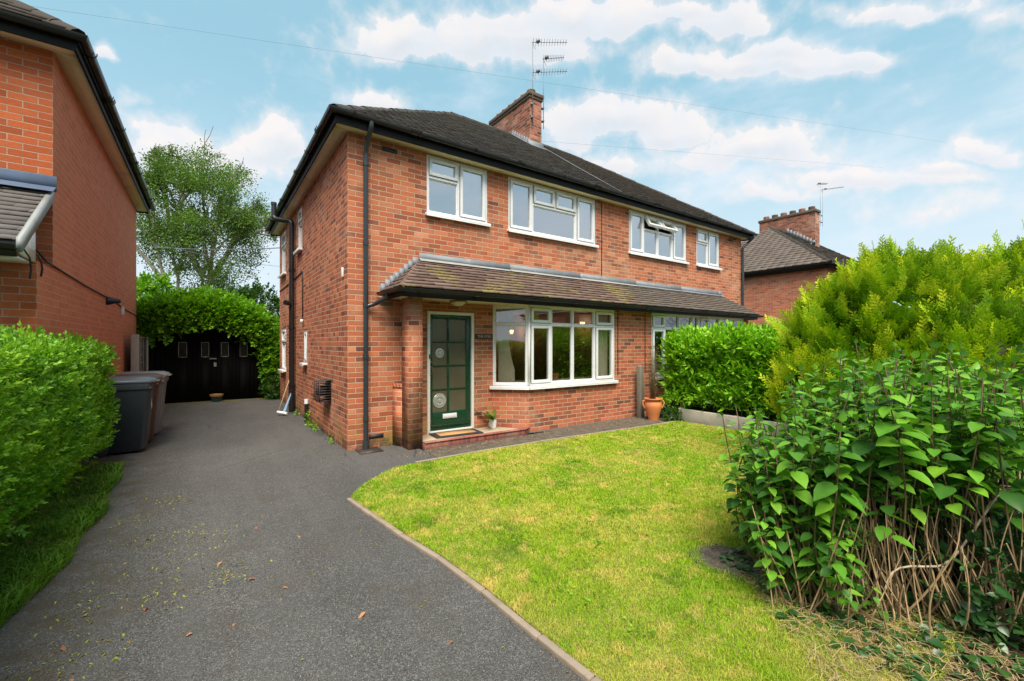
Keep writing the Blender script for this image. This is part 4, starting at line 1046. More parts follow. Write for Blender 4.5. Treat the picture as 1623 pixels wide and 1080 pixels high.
# ------------------------------------------------------------------ house on the right
RH = empty('neighbour_house', (18.3, .35, 0), 0, 'brick house beyond the laurel hedge with brown hipped roof and six-pot chimney', 'house')
m_ = MB(); wall(m_, (0, 7.1), (0, 0), -.06, EV); wall(m_, (0, 0), (11.06, 0), -.06, EV); wall(m_, (11.06, 0), (11.06, 7.1), -.06, EV); m_.build('wall', [M['brick_right']], RH)
m_ = MB(); f0, f1, b0, b1 = (-.25, -.25, 4.735), (11.31, -.25, 4.735), (-.25, 7.35, 4.735), (11.31, 7.35, 4.735); a0, a1 = (3.45, 3.55, 7.45), (7.6, 3.55, 7.45)
tiled(m_, f0, f1, a1, a0, .22, .33, .016, m=1); tiled(m_, b0, f0, a0, a0, .22, .33, .016, m=0); tiled(m_, f1, b1, a1, a1, .3, .33, .016, m=1); m_.poly([b1, b0, a0, a1], 0)
q = m_.build('roof', [M['tile_neigh'], M['tile_right']], RH)
m_ = MB(); ridge(m_, f0, a0, .11, .3); ridge(m_, a0, a1, .11, .3); m_.build('ridge_tile', [M['tile_right']], q)
m_ = MB(); m_.box(-.21, 11.27, -.22, -.19, 4.5, 4.72); m_.box(-.21, -.19, -.188, 7.3, 4.5, 4.72); m_.box(-.188, -.001, -.18, 7.1, EV - .02, EV); m_.build('fascia', [M['fascia']], RH)
m_ = MB(); gutter(m_, [(-.28, 7.3, 4.70), (-.28, -.28, 4.70), (11.3, -.28, 4.70)], .065, joints=False); m_.build('gutter', [M['black']], RH, smooth=True)
m_ = MB(); x0, x1, y0, y1 = 5.20, 5.75, 2.2, 4.9
wall(m_, (x0, y0), (x1, y0), 6.2, 8.25); wall(m_, (x1, y0), (x1, y1), 6.2, 8.25); wall(m_, (x1, y1), (x0, y1), 6.2, 8.25); wall(m_, (x0, y1), (x0, y0), 6.2, 8.25)
CR = m_.build('chimney', [M['brick_chim']], RH)
m_ = MB(); m_.box(x0 - .05, x1 + .05, y0 - .05, y1 + .05, 8.25, 8.38); m_.build('chimney_cap', [M['cap']], CR, bevel=.01)
m_ = MB(); m_.box(x0 - .02, x0 - .002, y0, 3.6, 6.5, 6.7); 
for i in range(9): m_.box(x0 - .02, x0 - .003, y0 + i * .15, y0 + i * .15 + .14, 6.55 + i * .10, 6.80 + i * .105)
m_.build('chimney_flashing', [M['lead']], CR)
for i in range(6):
    m_ = MB(); m_.lathe((x0 + .27, y0 + .25 + i * .44, 8.38), [(.15, 0), (.14, .08), (.15, .10), (.15, .20), (.12, .21), (.11, .1)], 14); m_.build('chimney_pot', [M['potclay'] if i % 2 else M['cap']], CR, smooth=True)
aerial(RH, (x1 + .02, y0 - .03, 7.6), 2.2, [(2.15, -.15, .35, 0)]); 
aerial(RH, (x1 + .3, y0 - .03, 7.6), 2.0, [(1.9, -.05, 1.1, .15)])

# ------------------------------------------------------------------ garage
G = empty('garage', (-1.5, 7.7, 0), R(-3.), 'black stained timber garage with four small windows at the end of the drive', 'garage')
gw = 1.36
m_ = MB(); m_.box(-gw, -gw + .12, .0, .1, 0, 2.2); m_.box(gw - .22, gw, .0, .1, 0, 2.2); m_.box(-gw + .121, gw - .221, .0, .1, 1.98, 2.2); m_.build('door_frame', [M['garage']], G, bevel=.004)
for sgn, xa, xb in ((0, -gw + .125, -.05), (1, -.045, gw - .225)):
    m_ = MB(); n = 11; pw_ = (xb - xa) / n
    wins = [(-.75, -.59), (-.265, -.115)] if sgn == 0 else [(.17, .325), (.60, .76)]
    for (a, b) in [(xa, wins[0][0]), (wins[0][1], wins[1][0]), (wins[1][1], xb)]:
        k = max(1, round((b - a) / .1)); 
        for i in range(k): m_.box(a + (b - a) * i / k, a + (b - a) * (i + 1) / k - .004, .03 + random.uniform(-.002, .002), .06, .03, 1.97)
    for (a, b) in wins: m_.box(a, b, .03, .06, .03, 1.19); m_.box(a, b, .03, .06, 1.57, 1.97)
    for z in (.25, 1.0, 1.75): m_.box(xa + .02, xb - .02, .0605, .085, z, z + .12)
    go = m_.build('garage_door', [M['garage']], G)
    for (a, b) in wins:
        m_ = MB(); ring(m_, a - .012, b + .012, 1.18, 1.58, .014, .015, .029); fo = m_.build('window_frame', [plain('faded_putty', (.42, .40, .36), .7, .2)], go)
        m_ = MB(); m_.poly([(a, .05, 1.19), (b, .05, 1.19), (b, .05, 1.57), (a, .05, 1.57)]); m_.build('window_pane', [plain('dusty_dark_glass', (.02, .024, .02), .25, .3, 20., spec=.4)], fo)
zn = plain('worn_zinc', (.30, .30, .30), .5, .3, 30.)
m_ = MB(); m_.box(-.10, .06, .0, .028, 1.12, 1.15); m_.build('hasp', [zn], G, bevel=.003)
m_ = MB(); m_.box(.0, .06, -.005, .028, .92, 1.03); m_.build('padlock', [zn], G, bevel=.003)
m_ = MB(); m_.box(-gw - .02, -gw + .02, .06, 4.5, 0, 2.15); m_.box(gw - .02, gw + .02, .06, 4.5, 0, 2.15); m_.box(-gw, gw, 4.45, 4.5, 0, 2.15); m_.box(-gw - .1, gw + .1, -.05, 4.6, 2.16, 2.24); m_.build('wall', [M['garage']], G)

def leafy_surface(name, pts, nrms, tmpls, scale, mat, out=.6, up=.5, label=None, cat=None, parent=None, sj=.35, jit=.45, build=True, big=None):
    N = len(pts); b = big or Big()
    d = nrms * out + np.array([0, 0, up]) + rng.normal(0, jit, (N, 3)); u = rng.normal(0, .5, (N, 3)) + nrms * .4 + np.array([0, 0, 1.])
    k = rng.integers(0, len(tmpls), N)
    for i, t in enumerate(tmpls):
        s = k == i
        if not s.any(): continue
        tv, tf = t; n = s.sum()
        V, F = instance(tv, tf, pts[s].astype(np.float32), basis(d[s], u[s]), scale * rng.uniform(1 - sj, 1 + sj, n))
        # random tone per leaf inside the shoot + per shoot shift
        r = np.clip(np.repeat(rng.uniform(0, 1, n) * .5, len(tf)) + np.tile(np.repeat(rng.uniform(0, .5, (len(tf) + 5) // 6), 6)[:len(tf)], n), 0, 1)
        b.add(V, F, r)
    return b

def box_surface(n, x0, x1, y0, y1, z0, z1, faces, rnd=.15, bul=.05, seed=3, ns=2.2):
    """points on a rounded box with bulges; faces: string of '-x +x -y +y +z' weights by area"""
    pts = []; nr = []
    areas = {'-x': (y1 - y0) * (z1 - z0), '+x': (y1 - y0) * (z1 - z0), '-y': (x1 - x0) * (z1 - z0), '+y': (x1 - x0) * (z1 - z0), '+z': (x1 - x0) * (y1 - y0)}
    tot = sum(areas[f] for f in faces)
    for f in faces:
        k = int(n * areas[f] / tot); a = rng.random(k); b = rng.random(k); o = np.zeros(k)
        if f[1] == 'x': p = np.stack([o + (x0 if f[0] == '-' else x1), y0 + a * (y1 - y0), z0 + b * (z1 - z0)], 1); nn = np.array([-1. if f[0] == '-' else 1., 0, 0])
        elif f[1] == 'y': p = np.stack([x0 + a * (x1 - x0), o + (y0 if f[0] == '-' else y1), z0 + b * (z1 - z0)], 1); nn = np.array([0, -1. if f[0] == '-' else 1., 0])
        else: p = np.stack([x0 + a * (x1 - x0), y0 + b * (y1 - y0), o + z1], 1); nn = np.array([0, 0, 1.])
        pts.append(p); nr.append(np.tile(nn, (k, 1)))
    p = np.concatenate(pts); nn = np.concatenate(nr)
    c = np.array([(x0 + x1) / 2, (y0 + y1) / 2, (z0 + z1) / 2]); h = np.array([(x1 - x0) / 2, (y1 - y0) / 2, (z1 - z0) / 2])
    # round the edges
    q = p - c; inn = np.clip(q, -(h - rnd), h - rnd); inn[:, 2] = np.clip(q[:, 2], -h[2], h[2] - rnd); d = q - inn; L = np.linalg.norm(d, axis=1, keepdims=True)
    nn2 = np.where(L > 1e-6, d / np.maximum(L, 1e-6), nn); p = c + inn + nn2 * np.minimum(L, rnd)
    p = p + nn2 * (bul * snoise(p, ns, seed=seed))[:, None]
    return p, nn2

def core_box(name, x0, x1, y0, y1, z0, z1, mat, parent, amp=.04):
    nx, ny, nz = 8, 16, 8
    bm = MB(); bm.box(x0, x1, y0, y1, z0, z1); o = bm.build(name, [mat], parent, bevel=.06); return o  # plain dark block, its colour stands in for shade inside the hedge

# privet hedge on the left
HL = empty('hedge', (-2.8, -2., 0), 0, 'trimmed bright green privet hedge with small leaves beside the left drive edge', 'hedge')
loc = np.array([-2.8, -2., 0])
sh = [shoot_template(5, .34, .50, 1., 1.05, .4, seed=i, jitter=.4) for i in range(8)]
b = Big()
def hedge_part(n, x0, x1, y0, y1, z0, z1, faces, depth=.0, sc=.13, bul=.06):
    p, nn = box_surface(n, x0, x1, y0, y1, z0, z1, faces, .13, bul)
    k = snoise(p, 9., seed=21) < .62; p, nn = p[k], nn[k]; p[:, 0] -= .16 * np.clip(.75 - p[:, 2], 0, 1)
    p = p - nn * (np.abs(rng.normal(0, .045, len(p))) + depth)[:, None]
    return leafy_surface('', p - loc, nn, sh, sc, None, out=.55, up=.55, big=b)
hedge_part(7000, -3.40, -2.67, -5.2, 1.12, .26, 1.49, ['+x', '+z'], sc=.108, bul=.055)
hedge_part(1500, -3.40, -2.70, -5.2, .95, .26, 1.44, ['+x'], depth=.12, sc=.12)
hedge_part(520, -3.0, -2.64, .6, 1.12, .2, 1.46, ['+y', '+x'])
# taller loose shoots on top
n = 90; p = np.stack([rng.uniform(-3.0, -2.7, n), rng.uniform(-3.6, .95, n), rng.uniform(1.45, 1.52, n)], 1); leafy_surface('', p - loc, np.tile([0, 0, 1.], (n, 1)), sh, .13, None, out=.9, up=.6, big=b, jit=.3)
hl = b.build('hedge_foliage', [M['privet']], HL)
core_box('hedge_core', -.50, -.12, -3.1, 2.82, .30, 1.28, M['shade_core'], HL)
# a few thin trunks and one taller dark twig
m_ = MB()
for i in range(26):
    y = -3 + i * .15; m_.tube([(random.uniform(-.3, 0), y, 0), (random.uniform(-.25, .02), y + random.uniform(-.1, .1), .35), (random.uniform(-.25, .0), y + random.uniform(-.1, .1), .7)], random.uniform(.008, .018), 5)
m_.build('hedge_stem', [M['twig_dark']], HL)

# laurel hedge on a low concrete wall
LW = MB(); pts = [(6.95, -.85), (6.05, -1.28), (6.0, -2.5), (5.9, -4.6)]
for a, c in zip(pts[:-1], pts[1:]):
    a_, c_ = Vector(a), Vector(c); L = (c_ - a_).length; n = max(1, round(L / .9))
    for i in range(n):
        p = a_.lerp(c_, i / n); q = a_.lerp(c_, (i + .99) / n); d = (q - p).normalized(); s = Vector((-d.y, d.x)) * .09
        LW.prism([(p.x, p.y), (q.x, q.y), (q.x + s.x, q.y + s.y), (p.x + s.x, p.y + s.y)][::-1], -.05, .245 + random.uniform(-.004, .004))
tag(LW.build('retaining_wall', [M['concrete']], None, bevel=.008), 'low pale concrete slab edging below the laurel hedge', 'wall')
HR = empty('hedge', (6.6, -2.4, 0), 0, 'glossy large-leaved laurel hedge in front of the next-door bay window', 'hedge')
loc = np.array([6.6, -2.4, 0]); b = Big(); sh2 = [shoot_template(6, .44, .40, 1., 1.1, .5, seed=20 + i, pair=False, jitter=.4) for i in range(6)]
for (n, args, dep) in ((2900, (6.26, 7.1, -4.9, -.95, .30, 1.52, ['-x', '+z', '+y']), 0.), (900, (6.28, 7.1, -4.9, -1.0, .3, 1.50, ['-x']), .12)):
    p, nn = box_surface(n, *args, .15, .05, ns=3.); p = p - nn * (np.abs(rng.normal(0, .04, len(p))) + dep)[:, None]
    leafy_surface('', p - loc, nn, sh2, .27, None, out=.6, up=.65, big=b)
b.build('hedge_foliage', [M['laurel']], HR)
core_box('hedge_core', -.14, .42, -2.4, 1.28, .1, 1.38, M['shade_core'], HR)

# creeper over the garage roof
CV = empty('climbing_plant', (-1.7, 8.2, 0), 0, 'mass of bright green creeper spilling over the black garage roof', 'climber')
loc = np.array([-1.7, 8.2, 0]); b = Big(); sh3 = [shoot_template(6, .42, .62, 1., 1.1, .2, seed=40 + i, pair=False) for i in range(6)]
N = 5200; u1 = rng.uniform(0, 1, N); th = rng.uniform(0, 1, N)
# dome-shaped front: x along the garage, profile from hanging front edge over the top to the back
X = -3.35 + u1 * 3.35; prof = th
hx = np.interp(X, [-3.35, -3.0, -2.3, -1.6, -.9, -.4, 0.], [2.20, 2.42, 2.60, 2.70, 2.60, 2.32, 1.7])
lo = np.interp(X, [-3.35, -2.9, -2.4, -1.9, -1.4, -.9, -.5, -.3, 0.], [1.75, 1.65, 1.80, 1.98, 2.02, 1.90, 1.5, .75, .4])
ang = prof * math.pi * .62
Z = lo + (hx - lo) * np.sin(np.clip(ang, 0, math.pi / 2)); Y = 7.52 - .22 * np.cos(ang) + np.clip(ang - .9, 0, 9) * 1.6 + .1
nn = np.stack([np.zeros(N) + (X + 1.7) * .25, -np.cos(ang) * 1.2, np.sin(ang) + .1], 1); nn /= np.linalg.norm(nn, axis=1, keepdims=True)
P = np.stack([X, Y, Z], 1) + nn * (.10 * snoise(np.stack([X, Y, Z], 1), 3.))[:, None] + rng.normal(0, .04, (N, 3))
leafy_surface('', P - loc, nn, sh3, .24, None, out=.8, up=-.05, big=b, jit=.5)
N = 900; p = np.stack([rng.uniform(-.45, .05, N), rng.uniform(7.35, 8.3, N), rng.uniform(.15, 2.2, N)], 1); k = rng.random(N) < .35 + .3 * p[:, 2]; p = p[k]
leafy_surface('', p - loc, np.tile([.4, -.8, .1], (len(p), 1)), sh3, .2, None, out=.8, up=-.1, big=b)
b.build('foliage', [M['ivy']], CV)
m_ = MB()
m_.prism([(-1.55, -.35), (1.25, -.35), (1.25, 3.2), (-1.55, 3.2)], 2.25, 2.42); m_.prism([(-1.0, -.2), (.8, -.2), (.8, 2.6), (-1.0, 2.6)], 2.42, 2.52)
m_.build('creeper_shade_block', [M['shade_core']], CV, bevel=.1)  # dark slabs coloured as the shade beneath the creeper leaves

# ------------------------------------------------------------------ trees
def tree(name, loc, label, trunks, leafmat, barkmat, nl, leaf, spread, cat='tree', seed=1, depth=5, droop=0., ratio=.74, r0=.16, group=None, crown=None, fill=0):
    r = random.Random(seed); T = empty(name, loc, 0, label, cat, group); tr = MB(); ends = []
    def grow(p, d, L, rad, lev):
        pts = [p]; q = p.copy(); dd = d.copy(); n = 4
        for i in range(n):
            dd = (dd + Vector((r.gauss(0, .12), r.gauss(0, .12), r.gauss(.02, .08))) + Vector((0, 0, -droop * (lev / depth) ** 2))).normalized(); q = q + dd * (L / n); pts.append(q.copy())
            if lev >= depth - 1: ends.append((q.copy(), lev))
        tr.tube(pts, [rad * (1 - .35 * i / n) for i in range(n + 1)], 8 if lev < 2 else (5 if lev < 4 else 3), cap=False)
        if lev < depth:
            k = 3 if lev < depth - 1 else 3
            for j in range(k):
                a = r.uniform(0, 6.283); s = r.uniform(.35, .8) if lev else r.uniform(.3, .65)
                perp = Vector((math.cos(a), math.sin(a), 0)); perp = (perp - dd * perp.dot(dd)).normalized()
                nd = (dd * math.cos(s) + perp * math.sin(s) * spread).normalized()
                st = pts[-1] if j == 0 else pts[-1].lerp(pts[-2], r.random()) if lev > 0 or j < 2 else pts[2]
                grow(st, nd, L * ratio * r.uniform(.8, 1.15), rad * .6, lev + 1)
    for (p, d, L) in trunks: grow(Vector(p), Vector(d).normalized(), L, r0, 0)
    tr.build('trunk', [barkmat], T, smooth=True)
    E_ = np.array([list(e[0]) for e in ends]); idx = rng.integers(0, len(E_), nl)
    p = E_[idx] + rng.normal(0, .17, (nl, 3)) + np.array([0, 0, -.06])
    if crown is not None:
        cx, cy, cz, rx, rzz = crown; q = ((p[:, 0] - cx) / rx) ** 2 + ((p[:, 1] - cy) / rx) ** 2 + ((p[:, 2] - cz) / rzz) ** 2; p = p[q < 1.12]
    if fill:
        cx, cy, cz, rx, rzz = crown; k = 520; v = rng.normal(0, 1, (k, 3)); v /= np.linalg.norm(v, axis=1, keepdims=True); c_ = v * (rng.uniform(.25, 1, k) ** .6)[:, None] * np.array([rx, rx, rzz]) + np.array([cx, cy, cz])
        c_ *= (1 + .07 * snoise(c_, 2.2, seed=4))[:, None]; kk = rng.integers(0, k, fill); off = rng.normal(0, 1, (fill, 3)) * np.array([.24, .24, .20]); off[:, 2] -= .25 * np.hypot(off[:, 0], off[:, 1])
        p = np.concatenate([p, c_[kk] + off])
    N = len(p); d = rng.normal(0, 1, (N, 3)); d[:, 2] -= .4; u = rng.normal(0, 1, (N, 3)); u[:, 2] += .8
    b = Big(); b.inst(leaf_template(.7, .1, .1), p, d, u, leaf * rng.uniform(.6, 1.3, N)); b.build('crown', [leafmat], T)
    return T
tree('birch_tree', (-1.75, 20.6, 0), 'tall loose-crowned birch with pale forked trunk behind the garage', [((-.1, 0, 0), (.02, 0, 1), 5.2), ((-.9, .1, 0), (-.03, .05, 1), 4.6), ((.1, .0, 4.4), (.28, -.1, 1), 2.6), ((-.05, .0, 4.9), (-.22, .1, 1), 3.0)], M['birchleaf'], M['birch'], 26000, .08, .62, seed=9, depth=4, droop=.0, ratio=.62, r0=.15, crown=(.0, 0, 7.7, 3.1, 3.75), fill=46000)

def bush(name, loc, label, rx, ry, rz, n, mat, cat='bush', sc=.22, tm=None, group=None, zc=None):
    T = empty(name, loc, 0, label, cat, group); zc = rz if zc is None else zc
    v = rng.normal(0, 1, (n, 3)); v /= np.linalg.norm(v, axis=1, keepdims=True); rr = rng.uniform(.72, 1.0, n) ** .5
    p = v * rr[:, None] * np.array([rx, ry, rz]); p *= (1 + .16 * snoise(p, 3. / max(rx, .3), seed=12))[:, None]; p[:, 2] += zc; p[:, 2] = np.abs(p[:, 2])
    b = leafy_surface('', p, v, tm or sh3, sc, None, out=.8, up=.25); b.build('foliage', [mat], T)
    c = MB(); c.lathe((0, 0, 0), [(.0, zc - rz * .72), (min(rx, ry) * .45, zc - rz * .5), (min(rx, ry) * .62, zc), (min(rx, ry) * .4, zc + rz * .5), (0, zc + rz * .66)], 10); c.build('inner_shade_mass', [M['shade_core']], T, smooth=True)  # dark solid standing in for shade among the bush leaves
    return T
bush('bush', (.55, 9.6, 0), 'dark leafy bush between the garage and the back corner of the house', .75, .8, 1.15, 1400, M['bush'])
bush('bush', (-.25, 14.0, 0), 'taller bush in the back garden behind the house corner', 1.1, 1.0, 1.9, 1500, M['bush'], sc=.3)
bush('bush', (-3.4, 13.0, 0), 'pale green bush behind the left end of the garage', .9, 1.2, 1.9, 1500, M['ivy'], sc=.3)
bush('ground_shrub', (-.15, 7.3, 0), 'low weedy plant at the garage foot beside the house wall', .16, .3, .28, 160, M['bush'], cat='plant', sc=.16)

# golden conifers in the front hedge
spt = [spray_template(i) for i in range(5)]
def conifer(loc, label, lobes, n, sc=.30, seed=3):
    T = empty('conifer', loc, 0, label, 'conifer', 'golden conifers in the front boundary'); b = Big()
    vol = [l[3] * l[5] for l in lobes]; tot = sum(vol); c = MB(); tips = []
    for (cx, cy, cz, rx, ry, rz) in lobes:
        k = int(n * rx * rz / tot); v = rng.normal(0, 1, (k, 3)); v[:, 2] = np.abs(v[:, 2]) * .9 - .35 * rng.random(k) * 2; v /= np.linalg.norm(v, axis=1, keepdims=True)
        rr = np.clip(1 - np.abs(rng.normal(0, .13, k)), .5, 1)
        p = v * rr[:, None] * np.array([rx, ry, rz]); cl_ = snoise(p + cx, 6.5, seed=seed); p *= (1 + .10 * snoise(p + cx, 3., seed=seed + 1) + .22 * cl_)[:, None]; p += np.array([cx, cy, cz]); s = p[:, 2] > .1; p, v, rr, cl_ = p[s], v[s], rr[s], cl_[s]; tone = np.clip((rr - .74) * 2.3 + .30 * cl_ + rng.normal(0, .13, len(rr)), 0, .78)  # tips paler as new growth; inner hollows darkened in colour as shaded gaps
        d = v * .70 + np.array([0, 0, .95]) + rng.normal(0, .25, p.shape); u = v + rng.normal(0, .35, p.shape)
        kk = rng.integers(0, 5, len(p))
        for i in range(5):
            q = kk == i; V, F = instance(spt[i][0], spt[i][1], p[q].astype(np.float32), basis(d[q], u[q]), sc * rng.uniform(.6, 1.25, q.sum())); nf = len(spt[i][1])
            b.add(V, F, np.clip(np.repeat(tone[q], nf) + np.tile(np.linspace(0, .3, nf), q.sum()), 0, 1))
        c.lathe((cx, cy, cz), [(.0, -rz * .75), (min(rx, ry) * .62, -rz * .45), (min(rx, ry) * .70, 0), (min(rx, ry) * .5, rz * .45), (0, rz * .68)], 12)
    b.build('foliage', [M['conifer']], T)
    w = c
    for (cx, cy, cz, rx, ry, rz) in lobes:
        for i in range(16):
            a = random.uniform(0, 6.28); f = random.uniform(0, .7); p = Vector((cx + rx * f * math.cos(a), cy + ry * f * math.sin(a), cz + rz * math.sqrt(1 - f * f) * .95))
            for j in range(3): w.tube([p, p + Vector((random.gauss(0, .03), random.gauss(0, .03), random.uniform(.12, .26)))], [.003, .0015], 3, m=1)
    c.build('inner_shade_mass', [M['shade_core'], M['twig_dark']], T, smooth=True)  # dark lathed solids stand in for inner shade; the twigs are real
    return T
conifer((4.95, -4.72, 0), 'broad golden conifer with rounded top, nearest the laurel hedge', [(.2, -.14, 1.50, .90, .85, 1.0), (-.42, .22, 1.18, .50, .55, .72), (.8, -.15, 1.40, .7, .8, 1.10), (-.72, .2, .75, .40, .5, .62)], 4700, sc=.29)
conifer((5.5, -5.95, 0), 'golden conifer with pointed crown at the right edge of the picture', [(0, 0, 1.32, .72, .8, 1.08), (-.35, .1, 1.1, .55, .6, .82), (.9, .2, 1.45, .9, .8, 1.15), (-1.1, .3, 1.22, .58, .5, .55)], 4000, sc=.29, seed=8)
# pale cones among the sprays
m_ = MB()
for i in range(26):
    c = (random.choice([(4.12, -5.12, 1.95), (4.35, -5.3, 1.6), (4.25, -5.6, 1.35)])); p = Vector(c) + Vector((random.gauss(0, .10), random.gauss(0, .04), random.gauss(0, .05))); m_.lathe(tuple(p), [(0, -.012), (.012, -.004), (.012, .006), (0, .013)], 7)
o = m_.build('conifer_cone', [M['berry']], smooth=True); o['kind'] = 'stuff'; tag(o, 'tiny pale blue-green cones among the golden conifer sprays', 'cones')

# broad-leaved shrub in the right foreground
SB = empty('flowering_shrub', (1.9, -5.2, 0), 0, 'big broad-leaved shrub with bare tan stems in the right foreground', 'shrub')
loc = Vector((1.9, -5.2, 0)); ht = heart_template(); b = Big(); stm = MB()
def leafy_stem(base, top, start, spacing=.055, Lf=.105, curve=.1, rr=.007, mat=0, leaves=True):
    base, top = Vector(base), Vector(top); midp = base.lerp(top, .5) + Vector((random.gauss(0, curve), random.gauss(0, curve), 0)); pts = []
    for i in range(9):
        t = i / 8; pts.append(base.lerp(midp, t).lerp(midp.lerp(top, t), t))
    stm.tube([tuple(p - loc) for p in pts], [rr * (1 - .7 * i / 8) + .0015 for i in range(9)], 5, m=mat)
    if not leaves: return
    Lg = (top - base).length; n = int(Lg * (1 - start) / spacing); P = []; D = []; U = []; S = []; a0 = random.uniform(0, 3.14)
    for i in range(n):
        t = start + (1 - start) * (i + .5) / n; p = base.lerp(midp, t).lerp(midp.lerp(top, t), t); a = a0 + i * 1.571 + random.gauss(0, .2)
        for sgn in (0, math.pi):
            aa = a + sgn + random.gauss(0, .15); el = .75 * max(0, t - .75) - .28 + random.gauss(0, .22)
            d = Vector((math.cos(aa), math.sin(aa), el)); P.append(p + d * .02 - loc); D.append(d); U.append((d.x * .5 + random.gauss(0, .22), d.y * .5 + random.gauss(0, .22), 1)); S.append(Lf * random.uniform(.75, 1.15) * (1 - .5 * max(0, t - .8) / .2) * (1 if random.random() > .08 else .5))
    if random.random() < 2:   # small upright tip pair
        P.append(top - loc); D.append(Vector((random.gauss(0, .3), random.gauss(0, .3), 1))); U.append((1, 0, .2)); S.append(Lf * .45)
    b.inst(ht, np.array([list(p) for p in P]), np.array([list(d) for d in D]), np.array(U), np.array(S))
R_ = random.Random(11)
def top_h(ax, ay):   # outline of the shrub: low over the lawn, highest towards the back right
    return 1.02 + .46 * min(1, max(0, (ax - .62) / 1.0))
def in_bed(f, g):   # bed spanned by four corners
    p = Vector((1.06, -5.30)).lerp(Vector((1.86, -6.16)), f); q = Vector((2.0, -4.62)).lerp(Vector((3.95, -5.95)), f); return p.lerp(q, g)
for i in range(250):   # main canopy
    f, g = R_.random(), R_.random(); p = in_bed(f, g); bx, by = p.x, p.y
    ax, ay = bx + R_.gauss(0, .13) - .10 * (1 - f), by + R_.gauss(.02, .13)
    base_h = .98 + .42 * min(1, f * 2.6) + .10 * g
    hgt = base_h * (R_.uniform(.55, .95) if i % 3 else R_.uniform(.92, 1.04))
    leafy_stem((bx, by, 0), (ax, ay, hgt), R_.uniform(.55, .74) if g < .5 else R_.uniform(.3, .5), spacing=.050, Lf=R_.uniform(.065, .132), mat=1, rr=.0045)
for i in range(115):   # low outer stems at the lawn side
    f = R_.random() * .40; p = in_bed(f, R_.random() * .8); a = R_.uniform(1.9, 3.5); rr0 = R_.uniform(.0, .32)
    leafy_stem((p.x, p.y, 0), (p.x + math.cos(a) * rr0, p.y + math.sin(a) * rr0 * .6 + .05, R_.uniform(.25, .95)), .25, spacing=.040, Lf=R_.uniform(.05, .09), mat=1, rr=.004)
b.build('foliage', [M['lilac']], SB, smooth=True)
for i in range(480):  # bare tan stems from the ground
    p = in_bed(R_.random() * 1.0, R_.random() * .5); bx, by = p.x + R_.gauss(-.03, .06), p.y + R_.gauss(0, .06)
    leafy_stem((bx, by, 0), (bx + R_.gauss(-.02, .10), by + R_.gauss(.02, .10), R_.uniform(.15, .70)), 0, curve=.05, rr=R_.choice([.0015, .002, .0025, .003, .0035, .0045]), mat=R_.choice([0, 0, 1]), leaves=False)
stm.build('stem', [M['twig'], M['bark']], SB, smooth=True)
# dark dense growth behind and under the shrub
bush('ivy_mass', (3.3, -5.45, 0), 'dark ivy and dead twigs massed behind the bare stems', .7, .5, .36, 500, M['ivydark'], cat='ivy', sc=.17)
bush('ivy_mass', (2.1, -5.95, 0), 'dark ivy low at the bottom right corner', .45, .35, .22, 420, M['ivydark'], cat='ivy', sc=.15)
o = litter('ivy_ground_cover', 1700, [(.85, -6.3), (.95, -5.3), (1.3, -4.75), (2.8, -4.8), (3.2, -6.4)], .055, .75, M['ivydark'], 'scattered dark ivy leaves on the ground under the shrub', 'ivy')
o = litter('dry_clippings', 4200, [(.45, -6.2), (.62, -5.6), (.95, -5.25), (1.25, -4.95), (1.7, -5.1), (1.5, -6.4)], .075, .03, M['straw'], 'dry straw-coloured clippings at the lawn edge under the shrub', 'clippings')
dt = MB()
def twig(p, lens=.5, r=.005):
    p = Vector(p); pts = [p]; d = Vector((R_.gauss(0, 1), R_.gauss(0, 1), R_.gauss(.3, .5))).normalized()
    for i in range(5): d = (d + Vector((R_.gauss(0, .3), R_.gauss(0, .3), R_.gauss(0, .25)))).normalized(); pts.append(pts[-1] + d * lens / 5)
    dt.tube(pts, [r * (1 - i * .13) for i in range(6)], 4)
for i in range(60): twig((R_.uniform(1.9, 3.2), R_.uniform(-6.3, -5.4), R_.uniform(.05, .95)), R_.uniform(.2, .6), R_.uniform(.002, .006))
kp = [(1.39, -5.64, .20), (1.41, -5.66, .30), (1.50, -5.71, .325), (1.645, -5.81, .31), (1.70, -5.85, .36), (1.76, -5.89, .44), (1.84, -5.95, .60), (1.93, -6.0, .72), (2.0, -6.05, .765), (2.1, -6.11, .77)]
kp = [tuple((1 - u_) * p + u_ * q for p, q in zip(a_, b_)) for a_, b_ in zip(kp[:-1], kp[1:]) for u_ in (0., .5)] + [kp[-1]]
kp = [kp[0]] + [tuple((p + 2 * q + r) / 4 for p, q, r in zip(a_, b_, c_)) for a_, b_, c_ in zip(kp[:-2], kp[1:-1], kp[2:])] + [kp[-1]]
dt.tube(kp, [.0035 + .0025 * math.sin(3.14 * i / len(kp)) for i in range(len(kp))], 6)
tag(dt.build('dead_branch', [M['twig_pale']], smooth=True), 'pale bare dead branches tangled at the right foreground edge', 'branches')

# bare earth patch with stone by the shrub
sheet('earth_patch', [(1.33 + .22 * math.cos(a), -4.83 + .30 * math.sin(a) + .04 * math.sin(3 * a)) for a in [k * .3927 for k in range(16)]], .034, M['path'])

